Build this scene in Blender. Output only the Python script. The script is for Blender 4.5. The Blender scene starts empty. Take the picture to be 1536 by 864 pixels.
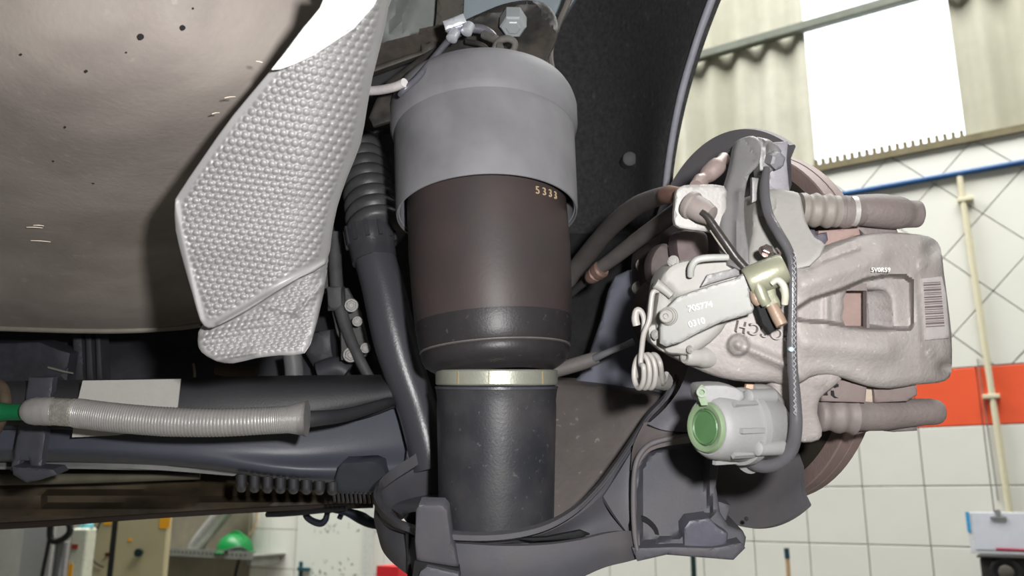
import bpy, math, random
import numpy as np
from mathutils import Vector, Matrix, geometry
random.seed(4); np.random.seed(4)
SC = bpy.context.scene; COL = SC.collection

# ---------------------------------------------------------------- camera, sky, lights, exposure
F = 1300.0; PITCH = math.atan(318/1300.0); CAMZ = 1.5
cam = bpy.data.cameras.new('camera'); camo = bpy.data.objects.new('camera', cam); COL.objects.link(camo)
camo.location = (0, 0, CAMZ); camo.rotation_euler = (math.pi/2 + PITCH, 0, 0)
cam.sensor_width = 36; cam.lens = 36*F/1536; cam.clip_start = 0.01
cam.dof.use_dof = True; cam.dof.focus_distance = 0.66; cam.dof.aperture_fstop = 11
SC.camera = camo
world = bpy.data.worlds.new('sky'); SC.world = world; world.use_nodes = True
bg = world.node_tree.nodes['Background']; bg.inputs[0].default_value = (0.93, 0.97, 1, 1); bg.inputs[1].default_value = 3.0
def lamp(name, kind, loc, power, size=1, sizey=None, rot=(0,0,0), color=(1,1,1)):
    l = bpy.data.lights.new(name, kind); o = bpy.data.objects.new(name, l); COL.objects.link(o)
    o.location = loc; o.rotation_euler = rot; l.energy = power; l.color = color
    if kind == 'AREA':
        l.shape = 'RECTANGLE'; l.size = size; l.size_y = sizey or size
    else: l.shadow_soft_size = size
    return o
# the photographer's flash, beside and a little above the lens
FL = lamp('camera_flash', 'POINT', (0.068, 0.01, CAMZ+0.056), 27, 0.014, color=(1, 0.985, 0.97))
# added unseen lamps that brighten the tiled wall and the hall further along
FILL1 = lamp('added_wall_fill', 'AREA', (2.6, 1.6, 6.3), 535, 5, 2, rot=(0,0,math.radians(-33)), color=(1,1,0.97))
FILL2 = lamp('added_wall_fill', 'AREA', (-2.6, 5.2, 6.3), 575, 5, 2, rot=(0,0,math.radians(-33)), color=(1,1,0.97))
vs = SC.view_settings; vs.view_transform = 'Standard'; vs.look = 'None'; vs.exposure = 0; vs.gamma = 1; vs.use_curve_mapping = False

# ---------------------------------------------------------------- helpers
CP, SP = math.cos(PITCH), math.sin(PITCH)
def D(x, y, z):                       # camera-space direction (right, up, forward) to world
    return Vector((x, z*CP - y*SP, z*SP + y*CP))
def P(px, py, d):                     # pixel and depth to a world point
    return D((px-768)/F*d, (432-py)/F*d, d) + Vector((0, 0, CAMZ))
FWD = D(0, 0, 1)
def lin(c): c = c/255.0; return c/12.92 if c <= .04045 else ((c+.055)/1.055)**2.4
MATS = {}
def mat(name, rgb, rough=.6, metal=0, var=.12, scale=60, bump=.15, bscale=500, spec=.5, trans=0, fleck=None, dirt=None):
    if name in MATS: return MATS[name]
    m = bpy.data.materials.new(name); m.use_nodes = True; nt = m.node_tree; N = nt.nodes; L = nt.links
    b = N['Principled BSDF']; base = [lin(c) for c in rgb]
    b.inputs['Roughness'].default_value = rough; b.inputs['Metallic'].default_value = metal
    b.inputs['Specular IOR Level'].default_value = spec*.75; b.inputs['Transmission Weight'].default_value = trans
    tc = N.new('ShaderNodeTexCoord')
    n = N.new('ShaderNodeTexNoise'); n.inputs['Scale'].default_value = scale; n.inputs['Detail'].default_value = 5; n.inputs['Roughness'].default_value = .65
    L.new(tc.outputs['Object'], n.inputs['Vector'])
    r = N.new('ShaderNodeValToRGB'); L.new(n.outputs['Fac'], r.inputs['Fac'])
    r.color_ramp.elements[0].position = .3; r.color_ramp.elements[1].position = .7
    r.color_ramp.elements[0].color = [c*(1-var) for c in base]+[1]; r.color_ramp.elements[1].color = [min(1, c*(1+var)) for c in base]+[1]
    out = r.outputs['Color']
    def over(fac_scale, lo, hi, col, amount, detail=4, stretch=None):
        nonlocal out
        n2 = N.new('ShaderNodeTexNoise'); n2.inputs['Scale'].default_value = fac_scale; n2.inputs['Detail'].default_value = detail
        if stretch:
            mp = N.new('ShaderNodeMapping'); mp.inputs['Scale'].default_value = stretch; L.new(tc.outputs['Object'], mp.inputs['Vector']); L.new(mp.outputs[0], n2.inputs['Vector'])
        else: L.new(tc.outputs['Object'], n2.inputs['Vector'])
        r2 = N.new('ShaderNodeValToRGB'); L.new(n2.outputs['Fac'], r2.inputs['Fac'])
        r2.color_ramp.elements[0].position = lo; r2.color_ramp.elements[1].position = hi
        r2.color_ramp.elements[1].color = (amount, amount, amount, 1)
        mx = N.new('ShaderNodeMix'); mx.data_type = 'RGBA'; L.new(r2.outputs['Color'], mx.inputs['Factor'])
        L.new(out, mx.inputs['A']); mx.inputs['B'].default_value = [lin(c) for c in col]+[1]; out = mx.outputs['Result']
    if fleck: over(fleck[1], .66, .72, fleck[0], fleck[2])
    if dirt: over(dirt[1], .42, .68, dirt[0], dirt[2], 6, dirt[3] if len(dirt) > 3 else None)
    L.new(out, b.inputs['Base Color'])
    if bump:
        n3 = N.new('ShaderNodeTexNoise'); n3.inputs['Scale'].default_value = bscale; n3.inputs['Detail'].default_value = 3
        L.new(tc.outputs['Object'], n3.inputs['Vector'])
        bp = N.new('ShaderNodeBump'); bp.inputs['Strength'].default_value = bump; bp.inputs['Distance'].default_value = .001
        L.new(n3.outputs['Fac'], bp.inputs['Height']); L.new(bp.outputs[0], b.inputs['Normal'])
    MATS[name] = m; return m

WL = {}
def empty(name, loc, label, cat, group=None):
    o = bpy.data.objects.new(name, None); COL.objects.link(o); o.location = loc; o.empty_display_size = .02
    o['label'] = label; o['category'] = cat
    if group: o['group'] = group
    WL[o.name] = Vector(loc); return o
def tag(o, label, cat, group=None):
    o['label'] = label; o['category'] = cat
    if group: o['group'] = group
    return o
def obj(name, verts, faces, m, parent=None, smooth=True, angle=35, kind=None):
    vs_ = [Vector(v) for v in verts]
    c = sum(vs_, Vector())/len(vs_)
    me = bpy.data.meshes.new(name); me.from_pydata([tuple(v-c) for v in vs_], [], faces); me.validate()
    if m: me.materials.append(m)
    if smooth:
        me.polygons.foreach_set('use_smooth', [True]*len(me.polygons)); me.set_sharp_from_angle(angle=math.radians(angle))
    me.update()
    o = bpy.data.objects.new(name, me); COL.objects.link(o)
    if parent: o.parent = parent; o.location = c - WL[parent.name]
    else: o.location = c
    WL[o.name] = c
    if kind: o['kind'] = kind
    return o
def merge(parts):
    V, Fa = [], []
    for v, f in parts:
        k = len(V); V += list(v); Fa += [[i+k for i in q] for q in f]
    return V, Fa
def cr(pts, n, closed=False):         # Catmull-Rom over tuples
    pts = [tuple(p) for p in pts]; K = len(pts); out = []
    A = np.array(pts, float)
    segs = K if closed else K-1
    for i in range(segs):
        g = lambda j: A[j % K] if closed else A[min(max(j, 0), K-1)]
        p0, p1, p2, p3 = g(i-1), g(i), g(i+1), g(i+2)
        for k in range(n):
            t = k/n
            out.append(tuple(.5*((2*p1)+(-p0+p2)*t+(2*p0-5*p1+4*p2-p3)*t*t+(-p0+3*p1-3*p2+p3)*t**3)))
    if not closed: out.append(tuple(A[-1]))
    return out
def tube_geo(pts, seg=14, n=5, cap=True, metric=False, flat=1.0):
    q = cr(pts, n) if n > 1 else pts
    C = [P(*p[:3]) if not metric else Vector(p[:3]) for p in q]; R = [p[3]*p[2]/F if not metric else p[3] for p in q]
    V, Fa = [], []
    up = None
    for i, c in enumerate(C):
        a, b = C[max(i-1, 0)], C[min(i+1, len(C)-1)]
        t = (b-a).normalized() if (b-a).length > 1e-9 else Vector((0, 0, 1))
        if up is None:
            up = Vector((0, 0, 1)) if abs(t.z) < .9 else Vector((1, 0, 0))
        up = (up - t*up.dot(t)).normalized(); s = t.cross(up)
        for k in range(seg):
            an = 2*math.pi*k/seg
            V.append(c + (up*math.cos(an) + s*math.sin(an)*flat)*R[i])
    for i in range(len(C)-1):
        for k in range(seg):
            k2 = (k+1) % seg
            Fa.append([i*seg+k, i*seg+k2, (i+1)*seg+k2, (i+1)*seg+k])
    if cap:
        Fa.append(list(range(seg))[::-1]); Fa.append([(len(C)-1)*seg+k for k in range(seg)])
    return V, Fa
def tube(name, pts, m, parent=None, **k):
    kind = k.pop('kind', None); angle = k.pop('angle', 40)
    V, Fa = tube_geo(pts, **k); return obj(name, V, Fa, m, parent, kind=kind, angle=angle)
def frame(ax):
    ax = ax.normalized(); r = Vector((0, 0, 1)) if abs(ax.z) < .9 else Vector((1, 0, 0))
    u = (r-ax*r.dot(ax)).normalized(); return ax, u, ax.cross(u)
def lathe_geo(A, ax, prof, seg=40, a0=0, a1=360, ref=None, cap=True):
    ax = ax.normalized()
    if ref is not None: u = (ref-ax*ref.dot(ax)).normalized(); w = ax.cross(u)
    else: ax, u, w = frame(ax)
    full = abs(a1-a0) >= 360; ns = seg if full else seg+1
    V, Fa = [], []
    for t, r in prof:
        for k in range(ns):
            an = math.radians(a0+(a1-a0)*k/seg)
            V.append(A+ax*t+(u*math.cos(an)+w*math.sin(an))*max(r, 1e-5))
    for i in range(len(prof)-1):
        for k in range(seg):
            k2 = (k+1) % ns if full else k+1
            Fa.append([i*ns+k, i*ns+k2, (i+1)*ns+k2, (i+1)*ns+k])
    if cap and full:
        Fa.append(list(range(ns))[::-1]); Fa.append([(len(prof)-1)*ns+k for k in range(ns)])
    return V, Fa
def lathe(name, A, ax, prof, m, parent=None, **k):
    kind = k.pop('kind', None); angle = k.pop('angle', 35)
    V, Fa = lathe_geo(A, ax, prof, **k); return obj(name, V, Fa, m, parent, kind=kind, angle=angle)
def plane(a, b, c):                   # depth function of the true plane through three (x, y, d)
    M = np.array([[a[0], a[1], 1], [b[0], b[1], 1], [c[0], c[1], 1]], float)
    k = np.linalg.solve(M, np.array([1/a[2], 1/b[2], 1/c[2]]))
    return lambda x, y: 1/(k[0]*x+k[1]*y+k[2])
def edist(X, Y, poly):                # distance to polygon edges
    d = np.full(X.shape, 1e9); Q = np.array(poly, float); K = len(Q)
    for i in range(K):
        a, b = Q[i], Q[(i+1) % K]; e = b-a; L2 = max(e@e, 1e-9)
        t = np.clip(((X-a[0])*e[0]+(Y-a[1])*e[1])/L2, 0, 1)
        d = np.minimum(d, np.hypot(X-a[0]-t*e[0], Y-a[1]-t*e[1]))
    return d
def inside(X, Y, poly):
    r = np.zeros(X.shape, bool); Q = poly; K = len(Q)
    for i in range(K):
        x1, y1 = Q[i][:2]; x2, y2 = Q[(i+1) % K][:2]
        if y1 == y2: continue
        c = ((y1 > Y) != (y2 > Y)) & (X < (x2-x1)*(Y-y1)/(y2-y1)+x1); r ^= c
    return r
def recess(poly, depth, soft):
    def f(X, Y):
        d = edist(X, Y, poly)*np.where(inside(X, Y, poly), 1, 0); t = np.clip(d/soft, 0, 1); return depth*t*t*(3-2*t)
    return f
def bump(cx, cy, r, h, flat=0):
    def f(X, Y):
        q = np.hypot(X-cx, Y-cy)/r
        if flat: t = np.clip((1.25-q)/.4, 0, 1); return -h*t*t*(3-2*t)
        return -h*np.exp(-q*q*1.5)
    return f
def ridge(x0, y0, x1, y1, w, h):
    def f(X, Y):
        e = np.array([x1-x0, y1-y0], float); L2 = e@e
        t = np.clip(((X-x0)*e[0]+(Y-y0)*e[1])/L2, 0, 1); q = np.hypot(X-x0-t*e[0], Y-y0-t*e[1])/w
        return -h*np.exp(-q*q)
    return f
def slab(name, outline, df, thick, m, parent=None, holes=(), step=6, rnd=4, sm=0, mods=(), kind=None, angle=40, hsm=0):
    if not callable(df): d0 = df; df = lambda x, y: d0+0*x
    ol = [tuple(p[:2]) for p in (cr(outline, sm, True) if sm else outline)]
    hl = [[tuple(p[:2]) for p in (cr(h, hsm, True) if hsm else h)] for h in holes]
    def dense(L):
        o = []
        for i in range(len(L)):
            a, b = L[i], L[(i+1) % len(L)]; k = max(1, int(math.hypot(b[0]-a[0], b[1]-a[1])/(step*1.5)))
            for j in range(k): o.append((a[0]+(b[0]-a[0])*j/k, a[1]+(b[1]-a[1])*j/k))
        return o
    ol = dense(ol); hl = [dense(h) for h in hl]
    xs = [p[0] for p in ol]; ys = [p[1] for p in ol]
    gx, gy = np.meshgrid(np.arange(min(xs), max(xs), step), np.arange(min(ys), max(ys), step))
    gx = gx.ravel()+.13*step; gy = gy.ravel()+.17*step
    ok = inside(gx, gy, ol); dd = edist(gx, gy, ol)
    for h in hl: ok &= ~inside(gx, gy, h); dd = np.minimum(dd, edist(gx, gy, h))
    ok &= dd > step*.45
    gx, gy = gx[ok], gy[ok]
    pts = []; edges = []
    def addloop(L):
        k = len(pts)
        for p in L: pts.append(Vector(p))
        for i in range(len(L)): edges.append((k+i, k+(i+1) % len(L)))
    addloop(ol)
    for h in hl: addloop(h)
    # two rings close to the edge, for a rounded rim
    if rnd > 0:
        for q in (rnd*.3, rnd):
            for i in range(len(ol)):
                a, b = ol[i-1], ol[(i+1) % len(ol)]; tx, ty = b[0]-a[0], b[1]-a[1]; l = math.hypot(tx, ty) or 1
                for s in (1, -1):
                    x, y = ol[i][0]-ty/l*q*s, ol[i][1]+tx/l*q*s
                    if inside(np.array([x]), np.array([y]), ol)[0] and edist(np.array([x]), np.array([y]), ol)[0] > q*.8: pts.append(Vector((x, y)))
        keep = edist(gx, gy, ol) > rnd*1.15
        gx, gy = gx[keep], gy[keep]
    for x, y in zip(gx, gy): pts.append(Vector((x, y)))
    res = geometry.delaunay_2d_cdt(pts, edges, [], 0, 1e-4)
    v2 = np.array([(p.x, p.y) for p in res[0]]); fcs = [list(f) for f in res[2]]
    cx = np.array([v2[f].mean(0)[0] for f in fcs]); cy = np.array([v2[f].mean(0)[1] for f in fcs])
    okf = inside(cx, cy, ol)
    for h in hl: okf &= ~inside(cx, cy, h)
    fcs = [f for f, k in zip(fcs, okf) if k]
    X, Y = v2[:, 0], v2[:, 1]
    d = df(X, Y); dm = float(np.mean(d))
    e = edist(X, Y, ol)
    for h in hl: e = np.minimum(e, edist(X, Y, h))
    if rnd > 0:
        t = np.clip(e/rnd, 0, 1); d = d + rnd*dm/F*(1-np.sqrt(1-(1-t)**2))*.9
    for f in mods: d = d + f(X, Y)
    n = len(X)
    V = [P(float(x), float(y), float(z)) for x, y, z in zip(X, Y, d)]
    base = df(X, Y)
    V += [P(float(x), float(y), float(b))+FWD*thick for x, y, b in zip(X, Y, base)]
    from collections import Counter
    def fix(f):                       # wind counter-clockwise in image (y down)
        a = 0
        for i in range(len(f)): p, q = v2[f[i]], v2[f[(i+1) % len(f)]]; a += p[0]*q[1]-q[0]*p[1]
        return f if a < 0 else f[::-1]
    fcs = [fix(f) for f in fcs]; ec = Counter()
    for f in fcs:
        for i in range(len(f)): ec[(f[i], f[(i+1) % len(f)])] += 1
    Fa = [f for f in fcs]+[[i+n for i in f[::-1]] for f in fcs]
    for (a, b) in ec:
        if (b, a) not in ec: Fa.append([b, a, a+n, b+n])
    return obj(name, V, Fa, m, parent, kind=kind, angle=angle)
def sheet(name, rows, m, parent=None, thick=.003, nr=4, nc=4, kind=None, closed=False, fn=None, angle=40):
    cols = [cr(r, nc, closed) for r in rows] if nc > 1 else [list(r) for r in rows]
    K = len(cols[0]); grid = []
    tr = [cr([c[j] for c in cols], nr) if nr > 1 else [c[j] for c in cols] for j in range(K)]
    R = len(tr[0]); V = []
    for i in range(R):
        for j in range(K):
            x, y, d = tr[j][i][:3]
            if fn: d = d+fn(i/(R-1), j/(K-1), x, y)
            V.append(P(x, y, d))
    Fa = []
    kk = K if closed else K-1
    for i in range(R-1):
        for j in range(kk):
            j2 = (j+1) % K; Fa.append([i*K+j, i*K+j2, (i+1)*K+j2, (i+1)*K+j])
    # thickness along the normals
    nrm = [Vector() for _ in V]
    for f in Fa:
        nn = (V[f[1]]-V[f[0]]).cross(V[f[3]]-V[f[0]])
        for q in f: nrm[q] += nn
    cen = Vector((0, 0, CAMZ))
    n = len(V); out = list(V)
    sgn = 1 if sum(1 if nrm[i].dot(V[i]-cen) > 0 else -1 for i in range(n)) > 0 else -1
    for v, q in zip(V, nrm): out.append(v+(q.normalized()*thick*sgn if q.length > 0 else Vector()))
    F2 = list(Fa)+[[i+n for i in f[::-1]] for f in Fa]
    for i in range(R-1):
        if not closed:
            F2.append([i*K, (i+1)*K, (i+1)*K+n, i*K+n]); F2.append([i*K+K-1+n, (i+1)*K+K-1+n, (i+1)*K+K-1, i*K+K-1])
    for j in range(kk):
        j2 = (j+1) % K; b = (R-1)*K
        F2.append([j2, j, j+n, j2+n]); F2.append([b+j, b+j2, b+j2+n, b+j+n])
    return obj(name, out, F2, m, parent, kind=kind, angle=angle)
def box_geo(c, ax, ay, az, sx, sy, sz, bev=0):
    V = []
    for i in (-1, 1):
        for j in (-1, 1):
            for k in (-1, 1): V.append(c+ax*(i*sx/2)+ay*(j*sy/2)+az*(k*sz/2))
    return V, [[0,1,3,2],[4,6,7,5],[0,4,5,1],[2,3,7,6],[0,2,6,4],[1,5,7,3]]
XW, YW, ZW = Vector((1,0,0)), Vector((0,1,0)), Vector((0,0,1))
def bevel(o, w, seg=2):
    b = o.modifiers.new('bevel', 'BEVEL'); b.width = w; b.segments = seg; b.limit_method = 'ANGLE'; return o
def wbox(name, x0, x1, y0, y1, z0, z1, m, parent=None, bev=0, kind=None):
    V, Fa = box_geo(Vector(((x0+x1)/2, (y0+y1)/2, (z0+z1)/2)), XW, YW, ZW, x1-x0, y1-y0, z1-z0)
    o = obj(name, V, Fa, m, parent, smooth=False, kind=kind)
    if bev: bevel(o, bev)
    return o
def hexbolt(name, x, y, d, r, ax, m, parent, h=.6, washer=True, hexn=6):
    A = P(x, y, d); R = r*d/F; parts = []
    if washer: parts.append(lathe_geo(A, ax, [(0, R*1.25), (R*.12, R*1.3), (R*.2, R*1.2), (R*.2, 0)], seg=24))
    parts.append(lathe_geo(A, ax, [(R*.15, R), (R*(h*.9), R), (R*h, R*.86), (R*h, .6*R), (R*(h+.05), .5*R), (R*(h+.05), 0)], seg=hexn))
    V, Fa = merge(parts); return obj(name, V, Fa, m, parent, angle=25)
def text(name, s, x, y, d, hpx, m, parent, right=None, up=None, depth=.0004, track=1.0, kind=None):
    cu = bpy.data.curves.new(name, 'FONT'); cu.body = s; cu.size = 1; cu.extrude = .02; cu.align_x = 'CENTER'; cu.align_y = 'CENTER'; cu.space_character = track
    o = bpy.data.objects.new(name, cu); COL.objects.link(o); bpy.context.view_layer.update()
    me = bpy.data.meshes.new_from_object(o.evaluated_get(bpy.context.evaluated_depsgraph_get()))
    V0 = [v.co.copy() for v in me.vertices]; Fa = [list(p.vertices) for p in me.polygons]
    bpy.data.objects.remove(o); S = hpx*d/F/.7
    right = right or D(1, 0, 0); up = up or D(0, 1, 0); right.normalize(); up.normalize(); n = right.cross(up)
    c = P(x, y, d)
    return obj(name, [c+right*v.x*S+up*v.y*S+n*(v.z*depth/.02) for v in V0], Fa, m, parent, smooth=False, kind=kind)

# ---------------------------------------------------------------- workshop shell (wall frame: UX along the wall, NX towards the camera)
NX = Vector((-.5433, -.8396, 0)); UX = Vector((.8396, -.5433, 0)); W0 = Vector((1.71, 4.3, 0))
def W(u, v, n=0): return W0+UX*u+NX*n+ZW*v
def OW(px, py, off=0):
    r = D((px-768)/F, (432-py)/F, 1); o = Vector((0, 0, CAMZ)); t = (W0+NX*off-o).dot(NX)/r.dot(NX); q = o+r*t
    return (q-W0).dot(UX), q.z
def ubox(name, u0, u1, v0, v1, n0, n1, m, parent=None, bev=0, kind=None):
    V, Fa = box_geo(W((u0+u1)/2, (v0+v1)/2, (n0+n1)/2), UX, NX, ZW, u1-u0, n1-n0, v1-v0)
    o = obj(name, V, Fa, m, parent, smooth=False, kind=kind)
    if bev: bevel(o, bev)
    return o
m_grout = mat('grout', (150, 150, 144), .9, var=.1, scale=8)
m_tile = mat('glazed_tile', (226, 226, 218), .35, var=.025, scale=3, bump=.03, bscale=30)
m_tileo = mat('orange_tile', (238, 96, 60), .4, var=.05, scale=4, bump=.03, bscale=30)
m_conc = mat('concrete', (120, 118, 112), .9, var=.15, scale=5, bump=.3, bscale=60)
m_plaster = mat('hall_wall', (120, 120, 116), .9, var=.05, scale=3, bump=0)
m_cem = mat('fibre_cement', (186, 184, 170), .9, var=.10, scale=6, bump=.2, bscale=80, dirt=((150, 148, 128), 2.2, .55, (1, 1, .25)))
wall = ubox('wall_right', -9.5, 3.0, 0, 3.23, -.12, -.012, m_grout, kind='structure')
floor = ubox('floor', -9.5, 3.0, -.1, 0, -.12, 9, m_conc, kind='structure')
ceil_ = ubox('ceiling', -9.5, 3.0, 6.5, 6.6, -.4, 9, m_plaster, kind='structure')
ubox('wall_left', -9.6, -9.5, 0, 6.5, -.3, 9, m_plaster, kind='structure')
ubox('wall_back', -9.5, 3.0, 0, 6.5, 9, 9.1, m_plaster, kind='structure')
ubox('wall_front', 3.0, 3.1, 0, 6.5, -.3, 9, m_plaster, kind='structure')
# straight tiles
def mesh_copy(src, name, loc, parent, m=None):
    o = bpy.data.objects.new(name, src if m is None else m); COL.objects.link(o); o.parent = parent; o.location = loc-WL[parent.name]; return o
def tile_mesh(name, poly, m):          # poly in (u, v) about its own centre, small pillowed edge
    g = .0022; V = []; K = len(poly)
    for s, nn in ((1.0, -.012), (1.0, -.0012), (.985, 0.0)):
        for u, v in poly: V.append(UX*u*s+ZW*v*s+NX*nn)
    Fa = [[2*K+i for i in range(K)]]
    for r in range(2):
        for i in range(K): j = (i+1) % K; Fa.append([r*K+i, r*K+j, (r+1)*K+j, (r+1)*K+i])
    me = bpy.data.meshes.new(name); me.from_pydata([tuple(v) for v in V], [], Fa); me.materials.append(m); return me
TW, TH = .275, .27
hw, hh = TW/2-.0025, TH/2-.0025
tw_ = tile_mesh('tile', [(-hw, -hh), (hw, -hh), (hw, hh), (-hw, hh)], m_tile)
to_ = tile_mesh('tile', [(-hw, -hh), (hw, -hh), (hw, hh), (-hw, hh)], m_tileo)
for i in range(-19, 6):
    for j in range(0, 6):
        if i < -14 and j == 5: continue
        u = -.014+TW*(i+.5); v = 2.103-TH*(j+.5)
        mesh_copy(to_ if j == 0 else tw_, 'tile', W(u, v), wall)
def clip(poly, v0, v1):
    for s, lim in ((1, v0), (-1, -v1)):
        out = []
        for i in range(len(poly)):
            a, b = poly[i], poly[(i+1) % len(poly)]; fa, fb = s*a[1]-lim, s*b[1]-lim
            if fa >= 0: out.append(a)
            if (fa > 0) != (fb > 0) and fa != fb: t = fa/(fa-fb); out.append((a[0]+(b[0]-a[0])*t, a[1]+(b[1]-a[1])*t))
        poly = out
        if not poly: return poly
    return poly
S = .382; q = S/2-.0035
dfull = tile_mesh('tile', [(-q, 0), (0, -q), (q, 0), (0, q)], m_tile)
for a in range(-14, 14):
    for b in range(-14, 14):
        dm_, dp = -2.183+S*(a+.5), 3.48+S*(b+.5)         # u-v and u+v of the tile centre
        u, v = (dm_+dp)/2, (dp-dm_)/2
        if u < -1.3 or u > 1.35 or v < 2.103-q or v > 3.23+q: continue
        pl = clip([(u-q, v), (u, v-q), (u+q, v), (u, v+q)], 2.106, 3.228)
        if len(pl) < 3: continue
        if v-q > 2.106 and v+q < 3.228: mesh_copy(dfull, 'tile', W(u, v), wall)
        else:
            cu_, cv_ = sum(p[0] for p in pl)/len(pl), sum(p[1] for p in pl)/len(pl)
            mesh_copy(tile_mesh('tile', [(p[0]-cu_, p[1]-cv_) for p in pl], m_tile), 'tile', W(cu_, cv_), wall)
# corrugated cladding above the tiled wall
clad = ubox('trim_1', -9.5, 3.0, 3.2, 3.235, -.17, .02, mat('ledge', (120, 112, 88), .9, var=.2, scale=10), kind='structure')
m_trl = bpy.data.materials.new('translucent_sheet'); m_trl.use_nodes = True
nt = m_trl.node_tree; nt.nodes.clear(); out_ = nt.nodes.new('ShaderNodeOutputMaterial'); mix = nt.nodes.new('ShaderNodeMixShader')
tr_ = nt.nodes.new('ShaderNodeBsdfTransparent'); tl_ = nt.nodes.new('ShaderNodeBsdfTranslucent'); tl_.inputs[0].default_value = (.95, .97, .98, 1)
mix.inputs[0].default_value = .55; nt.links.new(tr_.outputs[0], mix.inputs[1]); nt.links.new(tl_.outputs[0], mix.inputs[2]); nt.links.new(mix.outputs[0], out_.inputs[0])
def corrugated(name, u0, u1, v0, v1, n0, m, pitch=.177, amp=.022, parent=None):
    V, Fa = [], []; K = int((u1-u0)/.007)+1
    for i in range(K):
        u = u0+(u1-u0)*i/(K-1); n = n0+amp*math.sin(2*math.pi*u/pitch)
        for v in (v0, v1): V.append(W(u, v, n)); V.append(W(u, v, n-.006))
    for i in range(K-1):
        a, b = i*4, i*4+4
        Fa += [[a, b, b+2, a+2], [a+1, a+3, b+3, b+1], [a, a+1, b+1, b], [a+2, b+2, b+3, a+3]]
    return obj(name, V, Fa, m, parent, angle=60)
cl = empty('wall_cladding', W(0, 3.24, -.1), 'pale fibre cement corrugated cladding above the tiled wall', 'wall'); del cl['label'], cl['category']; cl['kind'] = 'structure'
corrugated('corrugated_sheet', -.84, -.115, 3.245, 6.5, -.09, m_cem, parent=cl)
corrugated('corrugated_sheet', -1.6, -.80, 3.245, 6.5, -.115, m_cem, parent=cl)
corrugated('corrugated_sheet', -9.5, -1.55, 3.245, 6.5, -.09, m_cem, parent=cl)
corrugated('corrugated_sheet', .615, 1.4, 3.245, 6.5, -.09, m_cem, parent=cl)
corrugated('corrugated_sheet', 1.36, 3.0, 3.245, 6.5, -.115, m_cem, parent=cl)
t = corrugated('translucent_sheet', -.16, .66, 3.235, 6.5, -.135, m_trl, pitch=.05, amp=.012, parent=cl); t['label'] = 'blown out white translucent corrugated sheet'
# teeth of mortar under the translucent sheet
parts = []
for i in range(20):
    u = -.10+i*.037; parts.append(box_geo(W(u, 3.252, -.02), UX, NX, ZW, .015, .03, .048))
V, Fa = merge(parts); obj('sheet_tooth', V, Fa, mat('tooth', (110, 100, 72), .9), cl, smooth=False, kind='stuff')
m_rail = mat('girt_steel', (104, 108, 98), .7, var=.15, scale=10)
g = tag(obj('girt', *box_geo(W(-3.2, 4.09, -.045), UX, NX, ZW, 12.4, .05, .055), m_rail, smooth=False), 'grey steel wall rail crossing the cladding and the bright sheet', 'rail'); bevel(g, .008)
# blue compressed air pipe, cream conduit and thin cables on the tiles
def utube(name, pts, r, m, parent=None, n=1, seg=10):
    return tube(name, [tuple(W(*p))+(r,) for p in pts], m, parent, metric=True, n=n, seg=seg)
tag(utube('air_pipe', [(-1.2, 3.05, .0145), (2.95, 3.045, .0145)], .014, mat('blue_paint', (44, 88, 140), .4, var=.05)), 'long blue air pipe running along the diagonal tiles', 'pipe')
cd = empty('conduit', W(.58, 3.0, .02), 'vertical cream electrical conduit crossing the orange band', 'conduit')
m_cream = mat('cream_plastic', (214, 208, 180), .5, var=.04)
utube('conduit_run', [(.573, 3.03, .018), (.6, 1.30, .018)], .014, m_cream, cd)
for v in (2.9, 1.95): ubox('conduit_clip', .55, .62, v, v+.02, 0, .034, m_cream, cd, bev=.003)
tag(utube('thin_cable', [(.548, 2.14, .004), (.552, 1.9, .004), (.558, 1.5, .004)], .0022, mat('grey_cable', (126, 126, 122), .6)), 'thin grey cable hanging on the tiles left of the cream conduit', 'cable')

# ---- clipboard, black box, broom
m_black = mat('black_plastic', (30, 30, 32), .5, var=.2)
m_chrome = mat('bright_steel', (170, 172, 174), .3, 1, var=.08)
m_paper = mat('paper', (214, 218, 228), .8, var=.03, scale=20, bump=0)
cb = empty('clipboard', W(.6, 1.29, .25), 'white clipboard with papers and blue edge standing on the black box', 'clipboard')
N0 = .25
def ou(px, py): return OW(px, py, N0)
u0, v1 = ou(1449, 768); u1, _ = ou(1560, 765); _, v0 = ou(1456, 828)
ubox('board', u0, u1, v0-.005, v1, N0-.008, N0, mat('board_white', (215, 218, 222), .4), cb, bev=.002)
ubox('paper', u0+.02, u1+.01, v0+.012, v1-.004, N0, N0+.002, m_paper, cb)
ubox('blue_edge', u0-.003, u0+.011, (v0+v1)/2-.0, v1, N0-.009, N0+.003, mat('sky_blue', (60, 160, 214), .4), cb)
uc, vc = ou(1497, 770)
ubox('clip_bar', uc-.03, uc+.03, vc-.022, vc-.012, N0, N0+.01, m_chrome, cb, bev=.002)
lathe('clip_ring', W(uc, vc+.004, N0+.004), NX, [(0, .006), (.0, .012), (.006, .012), (.006, .006)], m_chrome, cb, seg=16)
ubox('clip_stem', uc-.006, uc+.006, vc-.014, vc, N0, N0+.006, m_chrome, cb)
u2, v2_ = ou(1469, 832)
sp = empty('speaker_box', W(u2+.2, 0, .2), 'black box with a round dial below the clipboard', 'box')
ubox('box_body', u2, u2+.42, .55, v2_-.008, N0-.2, N0+.02, mat('black_case', (42, 40, 38), .6, var=.2, scale=12), sp, bev=.012)
uk, vk = ou(1510, 858)
lathe('dial_ring', W(uk, vk, N0+.02), NX, [(0, .06), (.006, .062), (.01, .055), (.008, .044), (.002, .042)], m_black, sp, seg=32)
lathe('dial_knob', W(uk, vk, N0+.02), NX, [(0, .03), (.012, .028), (.016, .02), (.016, 0)], mat('dark_grey_knob', (86, 82, 76), .5), sp, seg=24)
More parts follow.
